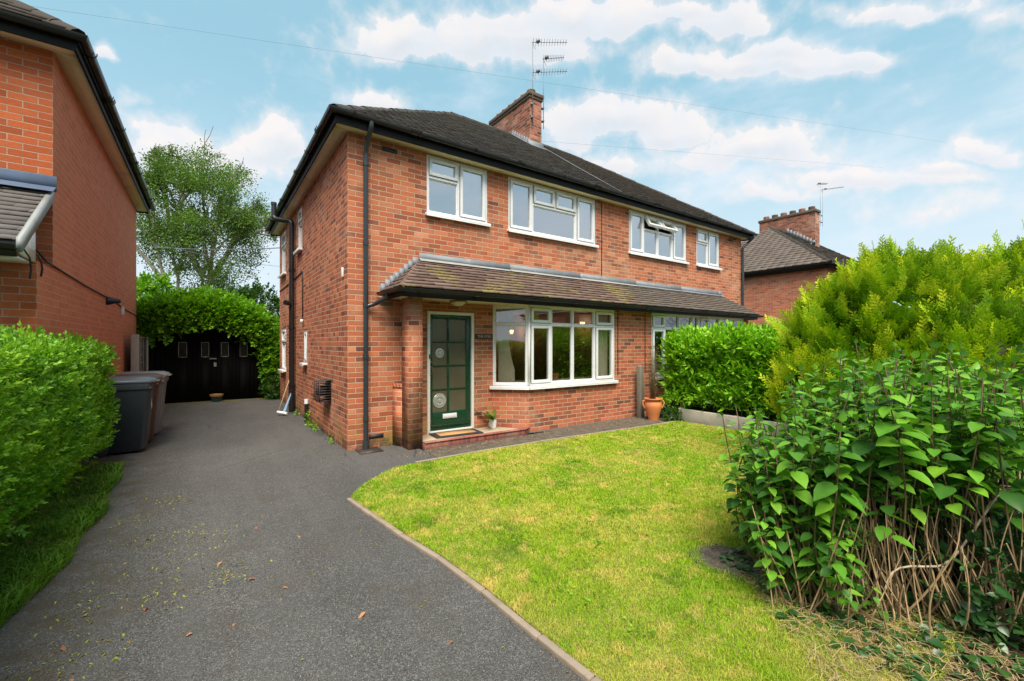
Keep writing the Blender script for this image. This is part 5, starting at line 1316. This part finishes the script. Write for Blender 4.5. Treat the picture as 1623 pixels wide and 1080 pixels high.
# ------------------------------------------------------------------ bins
def wheelie_bin(loc, rz, body, lid, label, digit=False):
    T = empty('wheelie_bin', loc, rz, label, 'bin', 'wheelie bins beside the drive')
    m_ = MB()   # front faces +x
    def fr(z, x0, x1, hw, c=.05): return [(x0 + c, -hw), (x1 - c, -hw), (x1, -hw + c), (x1, hw - c), (x1 - c, hw), (x0 + c, hw), (x0, hw - c), (x0, -hw + c)], z
    rings = [fr(.03, -.20, .20, .22), fr(.05, -.22, .23, .235), (fr(.88, -.29, .30, .275)), fr(.90, -.31, .32, .295), fr(.99, -.31, .325, .295), fr(.99, -.28, .30, .27), fr(.9, -.27, .28, .26)]
    vs = []; fs = []
    for pts, z in rings: vs += [(x, y, z) for x, y in pts]
    for i in range(len(rings) - 1):
        for k in range(8): fs.append((i * 8 + k, i * 8 + (k + 1) % 8, (i + 1) * 8 + (k + 1) % 8, (i + 1) * 8 + k))
    fs.append(tuple(range(7, -1, -1))); m_.add(vs, fs); m_.box(-.30, .31, -.285, .285, .895, .93)
    m_.build('body', [body], T, bevel=.008)
    m_ = MB(); vs = []; fs = []
    for (z, s) in ((.985, 1.0), (1.015, 1.0), (1.04, .93), (1.065, .75)):
        pts, _ = fr(z, -.34 * s, .35 * s, .305 * s, .06); vs += [(x, y, z) for x, y in pts]
    for i in range(3):
        for k in range(8): fs.append((i * 8 + k, i * 8 + (k + 1) % 8, (i + 1) * 8 + (k + 1) % 8, (i + 1) * 8 + k))
    fs.append(tuple(range(24, 32))); fs.append(tuple(range(7, -1, -1))); m_.add(vs, fs); m_.box(.30, .385, -.14, .14, .99, 1.012)
    m_.build('lid', [lid], T, bevel=.01)
    m_ = MB(); m_.tube([(-.36, -.24, .99), (-.36, .24, .99)], .016, 8); m_.box(-.36, -.28, -.24, -.20, .96, .99); m_.box(-.36, -.28, .20, .24, .96, .99); m_.build('handle', [body], T)
    for sgn in (-1, 1):
        m_ = MB(); m_.tube([(-.24, sgn * .235, .10), (-.24, sgn * .285, .10)], .10, 18); m_.build('wheel', [M['mat_edge']], T, bevel=.01)
    return T
grey = plain('charcoal_plastic', (.032, .040, .048), .45, .15, 5., dirt=(.08, .08, .075), dirt_amt=.3); gl2 = plain('grey_lid_plastic', (.085, .10, .12), .35, .2, 5., dirt=(.2, .2, .2), dirt_amt=.3)
brn = plain('brown_plastic', (.09, .038, .020), .45, .15, 5.); g3 = plain('faded_grey_plastic', (.18, .19, .20), .45, .2, 5.)
WB = wheelie_bin((-2.59, 1.82, 0), 0, grey, gl2, 'charcoal wheelie bin with white number, nearest the hedge')
text_mesh('bin_number', '6', .22, (.287, -.02, .66), (R(90), 0, R(90)), plain('white_sticker', (.75, .77, .8), .5, .25, 30.), WB)
wheelie_bin((-2.57, 2.46, 0), R(2), brn, brn, 'brown wheelie bin between the two grey ones')
wheelie_bin((-2.53, 3.10, 0), R(-3), g3, g3, 'faded grey wheelie bin farthest from the hedge')

# fence between the left house and the garage
FN = empty('fence_panel', (-2.86, 5.2, 0), 0, 'weathered grey woven fence panel with posts beside the left house', 'fence')
m_ = MB(); m_.box(-.05, .07, 0, .14, 0, 1.73); m_.box(-.01, .0, 0, 0, 0, 0) if False else None; m_.build('post', [M['wood_pale']], FN, bevel=.008)
m_ = MB(); m_.box(-.05, .05, 1.95, 2.05, 0, 1.70); m_.build('post', [M['wood_pale']], FN, bevel=.01)
m_ = MB()
for i in range(18):
    z = .08 + i * .088; m_.box(-.012 + (i % 2) * .004, .004 + (i % 2) * .004, .142, 1.948, z, z + .092)
for y in (.16, .75, 1.35, 1.9): m_.box(.0085, .03, y, y + .035, .05, 1.66)
m_.box(-.02, .035, .142, 1.948, 1.665, 1.69); m_.build('panel', [M['wood']], FN)

# ------------------------------------------------------------------ small things
WP = MB(); WP.box(-.05, .05, -.05, .05, -.05, 1.06); WP.add([(-.05, -.05, 1.06), (.05, -.05, 1.06), (.05, .05, 1.06), (-.05, .05, 1.06), (0, 0, 1.11)], [(0, 1, 4), (1, 2, 4), (2, 3, 4), (3, 0, 4)]); WP.box(.052, .10, -.04, .04, -.05, .86)
o = WP.build('wooden_post', [M['wood']], bevel=.01); o.location = (5.72, -.60, 0); tag(o, 'weathered grey timber post against the bay wall', 'post')
TP = empty('plant_pot', (5.72, -.93, 0), 0, 'tall terracotta urn with side handles beside the timber post', 'pot')
m_ = MB(); m_.lathe((0, 0, 0), [(.0, 0), (.11, 0), (.115, .03), (.15, .15), (.185, .27), (.19, .32), (.175, .37), (.15, .40), (.16, .43), (.20, .445), (.20, .46), (.17, .462), (.14, .43), (.0, .42)], 28); m_.build('urn', [M['terracotta']], TP, smooth=True)
for s in (-1, 1):
    m_ = MB(); d = Vector((.8165, -.5773, 0)) * s; m_.tube([d * .18 + Vector((0, 0, .42)), d * .23 + Vector((0, 0, .40)), d * .235 + Vector((0, 0, .33)), d * .19 + Vector((0, 0, .25))], .016, 8); m_.build('handle', [M['terracotta']], TP, smooth=True)
WT = empty('potted_plant', (5.72, -.92, .40), 0, 'thin wispy brown stems growing out of the terracotta urn', 'plant')
m_ = MB()
for i in range(80):
    a = R_.uniform(0, 6.28); s = R_.uniform(.03, .14); h = R_.uniform(.35, 1.15); m_.tube([(R_.gauss(0, .03), R_.gauss(0, .03), 0), (math.cos(a) * s * .5, math.sin(a) * s * .5, h * .5), (math.cos(a) * s, math.sin(a) * s, h)], [.003, .002, .001], 3)
m_.build('stem', [M['bark']], WT)
b = Big(); N = 700; z = rng.uniform(.15, 1.1, N); a = rng.uniform(0, 6.28, N); rr_ = .13 * np.sqrt(rng.random(N)) * (.5 + z * .6); p = np.stack([np.cos(a) * rr_, np.sin(a) * rr_, z], 1); b.inst(leaf_template(.25), p, rng.normal(0, 1, (N, 3)) + [0, 0, .8], rng.normal(0, 1, (N, 3)) + [0, 0, .1], .035 * rng.uniform(.6, 1.3, N)); b.build('foliage', [leaf_mat('olive_brown_leaf', [(.09, .07, .02), (.14, .12, .03), (.08, .10, .02)], .6, .2)], WT)
m_ = MB(); m_.lathe((0, 0, 0), [(0, 0), (.085, 0), (.12, .2), (.125, .23), (.10, .23), (.0, .2)], 18); o = m_.build('glazed_pot', [plain('cobalt_glaze', (.008, .018, .12), .12, .1)], smooth=True); o.location = (6.15, -.93, 0); tag(o, 'dark blue glazed pot half hidden beside the terracotta urn', 'pot')
bush('ground_shrub', (6.28, -1.05, 0), 'loose pale green plant between the blue pot and the concrete wall', .26, .18, .27, 130, M['laurel'], cat='plant', sc=.15)
bush('ground_shrub', (5.95, -1.22, 0), 'small weeds at the lawn corner below the urn', .18, .12, .09, 90, M['bush'], cat='plant', sc=.09)

TP.scale = (.9, .9, .95)
DM = empty('doormat', (1.62, -.22, .098), R(-4), 'coir doormat with black rubber border in front of the green door', 'mat')
m_ = MB(); m_.box(-.40, .40, -.20, .20, 0, .012); m_.build('border', [M['mat_edge']], DM, bevel=.004)
m_ = MB(); m_.box(-.31, .31, -.125, .125, .0121, .020); m_.build('coir_panel', [M['coir']], DM)
MG = empty('plant_pot', (2.36, -.17, .094), 0, 'small white mug-like pot with a strappy green plant on the step', 'pot')
m_ = MB(); m_.lathe((0, 0, 0), [(0, 0), (.05, 0), (.058, .02), (.062, .14), (.056, .14), (.052, .11), (.0, .11)], 20); m_.tube([(-.06, -.01, .11), (-.09, -.02, .10), (-.09, -.02, .05), (-.058, -.01, .03)], .006, 6); m_.build('cup', [M['upvc']], MG, smooth=True)
b = Big(); N = 13; a = rng.uniform(0, 6.28, N); b.inst(leaf_template(.17, .3, .5), np.tile([0, 0, .11], (N, 1)), np.stack([np.cos(a) * .8, np.sin(a) * .8, rng.uniform(.4, 1.6, N)], 1), np.tile([0, 0, 1.], (N, 1)), rng.uniform(.22, .36, N)); b.build('leaf', [leaf_mat('strappy_leaf', [(.05, .11, .01), (.12, .20, .02), (.18, .24, .04)])], MG)
IP = empty('plant_pot', (3.75, -.17, .855), 0, 'little terracotta pot with thin plant inside the bay window', 'pot')
m_ = MB(); m_.box(-.9, 1.3, -.12, .2, -.05, -.002); o = m_.build('window_board', [M['upvc']], H); o.location = (3.75, -.17, .855)
m_ = MB(); m_.lathe((0, 0, 0), [(0, 0), (.055, 0), (.075, .09), (.082, .09), (.082, .12), (.065, .12), (.0, .11)], 18); m_.build('pot', [M['terracotta']], IP, smooth=True)
b = Big(); N = 22; a = rng.uniform(0, 6.28, N); b.inst(leaf_template(.4), np.stack([np.cos(a) * .05, np.sin(a) * .05, rng.uniform(.12, .34, N)], 1), np.stack([np.cos(a), np.sin(a), rng.uniform(-.2, .6, N)], 1), np.tile([0, 0, 1.], (N, 1)), rng.uniform(.04, .08, N)); b.build('leaf', [M['bush']], IP)
m_ = MB()
for i in range(5): m_.tube([(0, 0, .1), (R_.gauss(0, .04), R_.gauss(0, .04), R_.uniform(.25, .38))], .003, 4)
m_.build('stem', [M['twig_dark']], IP)
GP = empty('plant_pot', (-1.44, 7.5, 0), 0, 'small dark green pot with ochre rim at the foot of the garage doors', 'pot')
m_ = MB(); m_.lathe((0, 0, 0), [(0, 0), (.10, 0), (.135, .14), (.11, .14), (.0, .12)], 18); m_.build('pot', [plain('green_glaze', (.02, .05, .045), .3, .2)], GP, smooth=True)
m_ = MB(); m_.lathe((0, 0, .141), [(.13, 0), (.15, .005), (.155, .055), (.13, .06), (.12, .02), (.0, .01)], 18); m_.build('rim', [plain('ochre_clay', (.30, .17, .05), .6, .2)], GP, smooth=True)
MP = empty('cleaning_mop', (-.30, 4.05, 0), 0, 'small blue and white object leaning at the foot of the soil pipe', 'mop')
m_ = MB(); m_.add([(-.02, -.05, .06), (-.02, .02, .05), (.15, .12, .42), (.15, .08, .44)], [(0, 1, 2, 3)]); m_.add([(-.03, -.06, .05), (.02, -.05, .04), (.16, .06, .43), (.15, .08, .46)], [(0, 1, 2, 3)]); m_.build('blue_cloth', [plain('pale_blue_cloth', (.25, .42, .62), .8, .3, 30.)], MP)
m_ = MB(); m_.tube([(-.11, -.0, .075), (.05, -.16, .045)], .03, 10); m_.build('white_bar', [M['upvc']], MP, smooth=True)
m_ = MB(); m_.tube([(-.08, .25, .0), (.20, .55, .75)], .009, 6); m_.build('stick', [M['twig']], MP)

# overhead cables
def catenary(name, a, b_, sag, r, label, seg=24):
    m_ = MB(); a, b_ = Vector(a), Vector(b_); m_.tube([a.lerp(b_, i / seg) - Vector((0, 0, sag * 4 * (i / seg) * (1 - i / seg))) for i in range(seg + 1)], r, 5)
    return tag(m_.build(name, [plain(name + '_sheath', (.16, .18, .20), .6, .1)]), label, 'cable', 'overhead cables')
catenary('overhead_cable', (-5.83, 7.6, 8.81), (32., -.78, 12.77), .0, .0026, 'thin overhead cable crossing the sky above the roof ridge')
catenary('overhead_cable', (5.6, 2.68, 7.0), (26.57, .62, 10.54), .0, .0022, 'faint overhead cable running right from the chimney')
catenary('overhead_cable', (-.02, 7.0, 4.18), (-9.0, 28.0, 8.2), .5, .012, 'cable from the back corner of the house towards the birch')
catenary('overhead_cable', (-3.1, 7.0, 4.0), (5.0, 30., 7.6), .3, .008, 'cable crossing low through the birch crown')

# fallen leaves on the drive
lt = leaf_template(.42, .5, .5); FLm = []
tv, tf = lt
for v_ in range(3):
    tw = tv.copy(); tw[:, 2] += .12 * np.sin(tw[:, 0] * 4 + v_ * 2); me_o = mesh_object('fallen_leaf', tw, tf, M['deadleaf'], rnd=np.full(len(tf), v_ / 2.2), uv=False); FLm.append(me_o)
spots = [(-2.24, -3.30, 'by the verge near the left edge'), (-2.21, -3.02, ''), (-1.98, -3.74, ''), (-1.93, -3.15, ''), (-1.70, -3.55, ''), (-1.52, -3.60, ''), (-1.42, -3.12, ''), (-1.80, -4.05, ''), (-1.76, -4.20, ''), (-1.50, -4.22, ''), (-1.25, -3.35, ''), (-1.12, -3.05, ''), (-1.30, -2.2, ''),
         (-1.05, -2.6, ''), (-2.10, -2.35, ''), (-2.0, -2.0, ''), (-1.55, -2.75, ''), (-1.95, -4.62, ''), (-1.60, -4.75, ''), (-.9, -3.9, ''), (-1.9, -1.3, ''), (-.6, -4.4, ''), (-2.15, -3.62, ''), (-1.35, -4.6, '')]
for i, (x, y, _) in enumerate(spots):
    src = FLm[i % 3]; o = src if i < 3 else src.copy()
    if i >= 3: COL.objects.link(o)
    s = R_.uniform(.035, .062); o.location = (x, y, .006); o.scale = (s, s, s); o.rotation_euler = (R_.gauss(0, .15), R_.gauss(0, .15), R_.uniform(0, 6.28))
    tag(o, 'small curled reddish-brown leaf lying on the asphalt drive', 'leaf', 'brown leaves fallen on the drive')
b = Big()
def patch_pts(n):
    c = np.array([(-1.9, -2.6), (-2.05, -2.0), (-1.75, -2.0), (-1.6, -2.3), (-2.1, -1.4), (-1.85, -3.0), (-2.2, -3.4), (-1.5, -2.9), (-1.9, -1.0), (-2.2, -2.9)]); k = rng.integers(0, len(c), n); return c[k] + rng.normal(0, .12, (n, 2))
q = patch_pts(620); q = np.concatenate([q, np.stack([rng.uniform(-2.4, .0, 260), rng.uniform(-5, 3, 260)], 1)]); q = q[(q[:, 0] > -2.42)]; N = len(q)
a = rng.uniform(0, 6.28, N); b.inst(lt, np.stack([q[:, 0], q[:, 1], np.full(N, .006)], 1), np.stack([np.cos(a), np.sin(a), np.zeros(N)], 1), np.stack([rng.normal(0, .2, N), rng.normal(0, .2, N), np.ones(N)], 1), rng.uniform(.008, .026, N))
o = b.build('leaf_litter', [M['litter']]); o['kind'] = 'stuff'; tag(o, 'fine yellow-green leaf litter strewn over the left side of the drive', 'litter')
# debris and weeds along the house foot
b = Big(); N = 500; x = rng.uniform(.4, 6.0, N); y = -.62 + rng.normal(0, .10, N) - .02 * x; s = x < 3; y[s] = -.72 + rng.normal(0, .07, s.sum()); a = rng.uniform(0, 6.28, N)
b.inst(lt, np.stack([x, y, np.full(N, .008)], 1), np.stack([np.cos(a), np.sin(a), np.zeros(N)], 1), np.stack([rng.normal(0, .3, N), rng.normal(0, .3, N), np.ones(N)], 1), rng.uniform(.01, .035, N))
o = b.build('wall_foot_debris', [M['deadleaf']]); o['kind'] = 'stuff'; tag(o, 'crumbs of dead leaves along the foot of the bay wall', 'debris')

# little weeds at the foot of the side wall, broad-leaved weeds in the lawn
b = Big(); N = 260; cy_ = rng.choice([1.9, 2.35, 2.6, 3.9, .7], N); yy = cy_ + rng.normal(0, .09, N); zz_ = np.abs(rng.normal(0, .05, N)); zz_ += (np.abs(cy_ - 2.6) < .1) * rng.uniform(0, .2, N)
b.inst(leaf_template(.45), np.stack([-.04 - np.abs(rng.normal(0, .035, N)), yy, zz_], 1), rng.normal(0, 1, (N, 3)) + [-.6, 0, .6], rng.normal(0, .5, (N, 3)) + [0, 0, 1.], rng.uniform(.02, .06, N))
o = b.build('wall_foot_weeds', [M['ivy']]); o['kind'] = 'stuff'; tag(o, 'little weeds sprouting along the foot of the side wall', 'weeds')
b = Big(); N = 1500; cx_ = rng.uniform(-.25, 4.5, 60); cyy = rng.uniform(-5.0, -1.5, 60); k = rng.integers(0, 60, N); rr_ = rng.uniform(.03, .13, 60)[k]
X = cx_[k] + rng.normal(0, 1, N) * rr_; Y = cyy[k] + rng.normal(0, 1, N) * rr_; kk = inside(X, Y, LAWN); X, Y = X[kk], Y[kk]; N = len(X); a = rng.uniform(0, 6.28, N)
b.inst(leaf_template(.8, .1, .1), np.stack([X, Y, rng.uniform(.035, .055, N)], 1), np.stack([np.cos(a), np.sin(a), rng.normal(.1, .2, N)], 1), np.stack([rng.normal(0, .2, N), rng.normal(0, .2, N), np.ones(N)], 1), rng.uniform(.012, .026, N))
o = b.build('lawn_weeds', [M['ivy']]); o['kind'] = 'stuff'; tag(o, 'clover and small broad-leaved weeds in the lawn', 'weeds')

# hedge and house over the road, seen in the window reflections
OH = empty('hedge', (12., -17.6, 0), 0, 'long clipped hedge across the road behind the camera', 'hedge')
b = Big(); p, nn = box_surface(5200, -16, 40, -18.4, -17., .1, 2.1, ['+y', '+z'], .2, .12, ns=.9); leafy_surface('', p - np.array([12., -17.6, 0]), nn, sh3, .55, None, big=b); b.build('hedge_foliage', [M['ivy']], OH)
core_box('hedge_core', -28, 28, -.6, .4, 0, 2.0, M['shade_core'], OH)
bush('reflection_bush', (-7., -13.5, 0), 'unseen leafy mass added behind the camera to darken the bay side light reflection', 4., 2.5, 4.2, 2600, M['bush'], cat='tree', sc=.8)  # unseen foliage added to cut the sky reflection in the slanted pane
for (xo) in (-4., 12., 28.):
    OP = empty('house_opposite', (xo, -27, 0), 0, 'plain brick house across the road behind the camera, %s' % {-4.: 'left one', 12.: 'middle one', 28.: 'right one'}[xo], 'house', 'houses across the road')
    m_ = MB(); wall(m_, (10, 0), (0, 0), 0, 4.8, [(1, 2.6, 1, 2.2), (6, 8, 1, 2.2), (1, 2.6, 3.3, 4.4), (6, 8, 3.3, 4.4)]); wall(m_, (0, 0), (0, -7), 0, 4.8); wall(m_, (10, -7), (10, 0), 0, 4.8); m_.build('wall', [M['brick_right']], OP)
    m_ = MB(); m_.poly([(-.3, .3, 4.8), (10.3, .3, 4.8), (7, -3.5, 7.4), (3, -3.5, 7.4)]); m_.poly([(10.3, .3, 4.8), (10.3, -7.3, 4.8), (7, -3.5, 7.4)]); m_.poly([(-.3, -7.3, 4.8), (-.3, .3, 4.8), (3, -3.5, 7.4)]); m_.build('roof', [M['tile_right']], OP)
    for (a, c) in ((1, 1), (6, 1), (1, 3.3), (6, 3.3)):
        m_ = MB(); wd = 1.6 if a == 1 else 2.; m_.box(10 - a - wd, 10 - a, -.1, -.08, c, c + 1.1); m_.T = None; ring(m_, 10 - a - wd, 10 - a, c, c + 1.1, .08, -.079, -.03); m_.build('window', [M['upvc']], OP)

# ------------------------------------------------------------------ sky, sun, camera
SUN_EL, SUN_AZ = R(58), R(240)    # azimuth of the sun direction measured in the xy plane from +x
w = bpy.data.worlds.new('World'); scene.world = w; w.use_nodes = True
t = NT.__new__(NT); t.t = w.node_tree; t.t.nodes.clear(); t.L = t.t.links
sky = t.n('ShaderNodeTexSky', sky_type='NISHITA'); sky.sun_disc = False; sky.sun_elevation = SUN_EL; sky.sun_rotation = math.pi / 2 - SUN_AZ
sky.air_density = 1.0; sky.dust_density = .6; sky.ozone_density = 1.5
dr = t.n('ShaderNodeTexCoord').outputs['Generated']; X, Y, Z = t.sep(dr)
az = t.math('MULTIPLY', t.math('ARCTAN2', Y, X), 57.2958); el = t.math('MULTIPLY', t.math('ARCSINE', Z), 57.2958)
wv = t.n('ShaderNodeTexNoise', noise_dimensions='3D'); t.L.new(dr, wv.inputs['Vector']); wv.inputs['Scale'].default_value = 9.; wv.inputs['Detail'].default_value = 4
def vm(op, a_, b_=None):
    nd = t.n('ShaderNodeVectorMath', operation=op); t.inp(nd.inputs[0], a_)
    if b_ is not None: t.inp(nd.inputs[1], b_)
    return nd.outputs['Value'] if op == 'DOT_PRODUCT' else nd.outputs['Vector']
warp = vm('MULTIPLY', vm('SUBTRACT', wv.outputs['Color'], (.5, .5, .5)), (.09, .09, .09)); dw = vm('ADD', dr, warp)
# one cloud: direction of its middle, two axes scaled so that 1 is its edge, strength
BL = [((0.463,0.679,0.57),(4.89,-3.33,0.0),(-6.88,-9.72,17.17),1.1),
      ((0.301,0.778,0.552),(9.34,-3.61,-0.0),(-8.12,-11.48,20.62),1.05),
      ((0.572,0.57,0.589),(4.19,-4.21,-0.0),(-8.97,-12.69,20.99),1.0),
      ((0.684,0.449,0.575),(8.97,-13.69,-0.0),(-13.27,-18.76,30.43),0.8),
      ((0.807,0.346,0.479),(3.02,-7.05,-0.0),(-11.42,-16.15,30.87),1.15),
      ((0.74,0.446,0.503),(5.91,-9.79,-0.0),(-12.33,-17.43,33.63),1.0),
      ((0.853,0.26,0.452),(4.4,-14.43,-0.0),(-16.43,-23.24,44.41),1.05),
      ((0.797,0.342,0.498),(7.32,-17.08,0.0),(-12.17,-17.22,31.26),0.9),
      ((0.661,0.605,0.443),(6.11,-6.68,-0.0),(-5.54,-7.84,18.98),1.15),
      ((0.748,0.518,0.414),(8.98,-12.96,0.0),(-7.08,-10.01,25.33),1.0),
      ((0.611,0.663,0.433),(11.4,-10.5,0.0),(-5.45,-7.71,19.5),0.9),
      ((0.841,0.405,0.359),(4.59,-9.53,-0.0),(-5.99,-8.47,23.57),1.15),
      ((0.812,0.463,0.356),(6.51,-11.41,0.0),(-8.24,-11.66,33.92),0.9),
      ((0.885,0.327,0.331),(6.36,-17.24,-0.0),(-10.84,-15.34,44.17),0.8),
      ((0.949,0.121,0.291),(3.72,-29.17,-0.0),(-11.5,-16.26,44.23),1.1),
      ((0.957,0.094,0.276),(4.15,-42.36,0.0),(-17.23,-24.36,68.06),0.9),
      ((0.927,0.247,0.281),(1.93,-7.24,-0.0),(-8.55,-12.09,38.83),0.85),
      ((0.88,0.377,0.287),(4.52,-10.55,0.0),(-7.77,-10.99,38.26),0.75),
      ((0.945,0.172,0.277),(3.73,-20.49,0.0),(-12.92,-18.27,55.49),0.8),
      ((-0.061,0.944,0.324),(14.11,0.91,0.0),(-5.69,-8.04,22.39),1.1),
      ((0.108,0.924,0.368),(18.39,-2.16,0.0),(-6.48,-9.16,24.93),1.05),
      ((0.02,0.948,0.317),(8.89,-0.18,-0.0),(-4.12,-5.82,17.68),0.95),
      ((0.279,0.837,0.471),(19.76,-6.58,-0.0),(-14.58,-20.62,45.34),1.0),
      ((0.856,0.176,0.486),(1.64,-7.97,-0.0),(-15.9,-22.49,36.13),0.7),
      ((0.731,0.405,0.549),(5.61,-10.12,0.0),(-11.44,-16.17,27.18),0.85),
      ((-0.126,0.897,0.423),(86.95,12.19,0.0),(-21.39,-30.25,57.83),0.8),
      ((-0.098,0.92,0.38),(49.18,5.21,0.0),(-19.49,-27.57,61.73),0.5),
      ((0.252,0.891,0.378),(12.98,-3.66,-0.0),(-8.22,-11.63,32.93),0.45),
      ((0.965,0.161,0.207),(1.45,-8.69,-0.0),(-4.81,-6.8,27.72),0.45),
      ((0.72,0.589,0.368),(4.33,-5.29,0.0),(-6.1,-8.63,25.73),0.6)]
BL += [((-.6, .2, .77), (1.2, 3, 0), (-2, 0, 2.4), .9), ((0, -.7, .7), (2.5, 0, 0), (0, 2.4, 3), .9), ((-.5, -.7, .5), (2, -1.4, 0), (1, 1, 4), .8), ((.8, -.4, .45), (1.4, 2.6, 0), (-1, .6, 4), .8)]
dens = None; shade = None
for (c, tx, tv, amp) in BL:
    dc = t.math('MAXIMUM', vm('DOT_PRODUCT', dw, c), .25)
    cc_ = lambda ax: t.math('SUBTRACT', t.math('DIVIDE', vm('DOT_PRODUCT', dw, ax), dc), sum(p * q for p, q in zip(c, ax)))
    x_ = cc_(tx); y_ = cc_(tv)
    de = t.math('MULTIPLY', y_, t.math('MULTIPLY_ADD', t.math('LESS_THAN', y_, 0.), .75, .85))   # flatter base
    q = t.math('EXPONENT', t.math('MULTIPLY', t.math('ADD', t.math('MULTIPLY', t.math('MULTIPLY', x_, x_), .8), t.math('MULTIPLY', de, de)), -1.))
    q = t.math('MULTIPLY', q, amp); dens = q if dens is None else t.math('MAXIMUM', dens, q)
    sh_ = t.math('MULTIPLY', q, t.math('MULTIPLY_ADD', y_, -.85, .45)); shade = sh_ if shade is None else t.math('MAXIMUM', shade, sh_)
f1 = t.noise(dr, 17., 9, .60); f2 = t.noise(dr, 48., 6, .6)
fine = t.math('ADD', t.math('MULTIPLY_ADD', f1, 1.15, -.575), t.math('MULTIPLY_ADD', f2, .22, -.11))
dd = t.math('ADD', dens, fine)
mask = t.math('MAXIMUM', t.math('MULTIPLY', t.step(dd, .36, .56), .96), t.math('MULTIPLY', t.step(dd, .05, .62), .72))
thin = t.step(t.math('ADD', t.noise(t.comb(X, Y, t.math('MULTIPLY', Z, 3.)), 2.6, 5, .6), t.math('MULTIPLY', t.math('SUBTRACT', .42, Z), .35)), .44, .80)
low = t.step(Z, .52, .04)
skyc = t.mix(1., sky.outputs[0], (1.02, 1.34, 1.12), 'MULTIPLY')
skyc = t.mix(.70, skyc, (3.3, 5.7, 6.9))            # thin high haze evens the blue out
skyc = t.mix(t.math('MULTIPLY', low, .85), skyc, (6.1, 6.9, 7.6))
skyc = t.mix(t.math('MULTIPLY', thin, .75), skyc, (6.6, 7.1, 7.7))
cl = t.mix(t.math('MULTIPLY', shade, 1.25, clamp=True), (7.8, 7.25, 7.05), (5.5, 5.95, 6.55))
cl = t.mix(t.math('MULTIPLY', t.step(f1, .60, .40), .45), cl, (6.5, 6.85, 7.4))
skyc = t.mix(t.math('MULTIPLY', mask, .92), skyc, cl)
bg = t.n('ShaderNodeBackground'); t.L.new(skyc, bg.inputs[0]); bg.inputs[1].default_value = .070
ow = t.n('ShaderNodeOutputWorld'); t.L.new(bg.outputs[0], ow.inputs[0])
w.cycles.sampling_method = 'MANUAL'; w.cycles.sample_map_resolution = 512
sd_ = Vector((math.cos(SUN_EL) * math.cos(SUN_AZ), math.cos(SUN_EL) * math.sin(SUN_AZ), math.sin(SUN_EL)))
li = bpy.data.lights.new('sun', 'SUN'); li.energy = 3.7; li.angle = R(38); li.color = (1, .92, .80)
lo = bpy.data.objects.new('sun', li); COL.objects.link(lo); lo.rotation_euler = sd_.to_track_quat('Z', 'Y').to_euler(); lo.location = (0, -10, 30)

cam = bpy.data.cameras.new('camera'); co = bpy.data.objects.new('camera', cam); COL.objects.link(co); scene.camera = co
cam.sensor_width = 36; cam.lens = 36 * 682 / 1623; cam.shift_y = 5 / 1623; cam.clip_end = 2000; cam.clip_start = .05
co.location = CAMP; co.rotation_euler = (R(90), 0, R(54.7358 - 90))
scene.view_settings.view_transform = 'Standard'; scene.view_settings.look = 'None'; scene.view_settings.exposure = .92; scene.view_settings.gamma = 1
scene.cycles.max_bounces = 8; scene.cycles.transparent_max_bounces = 16; scene.cycles.use_denoising = True
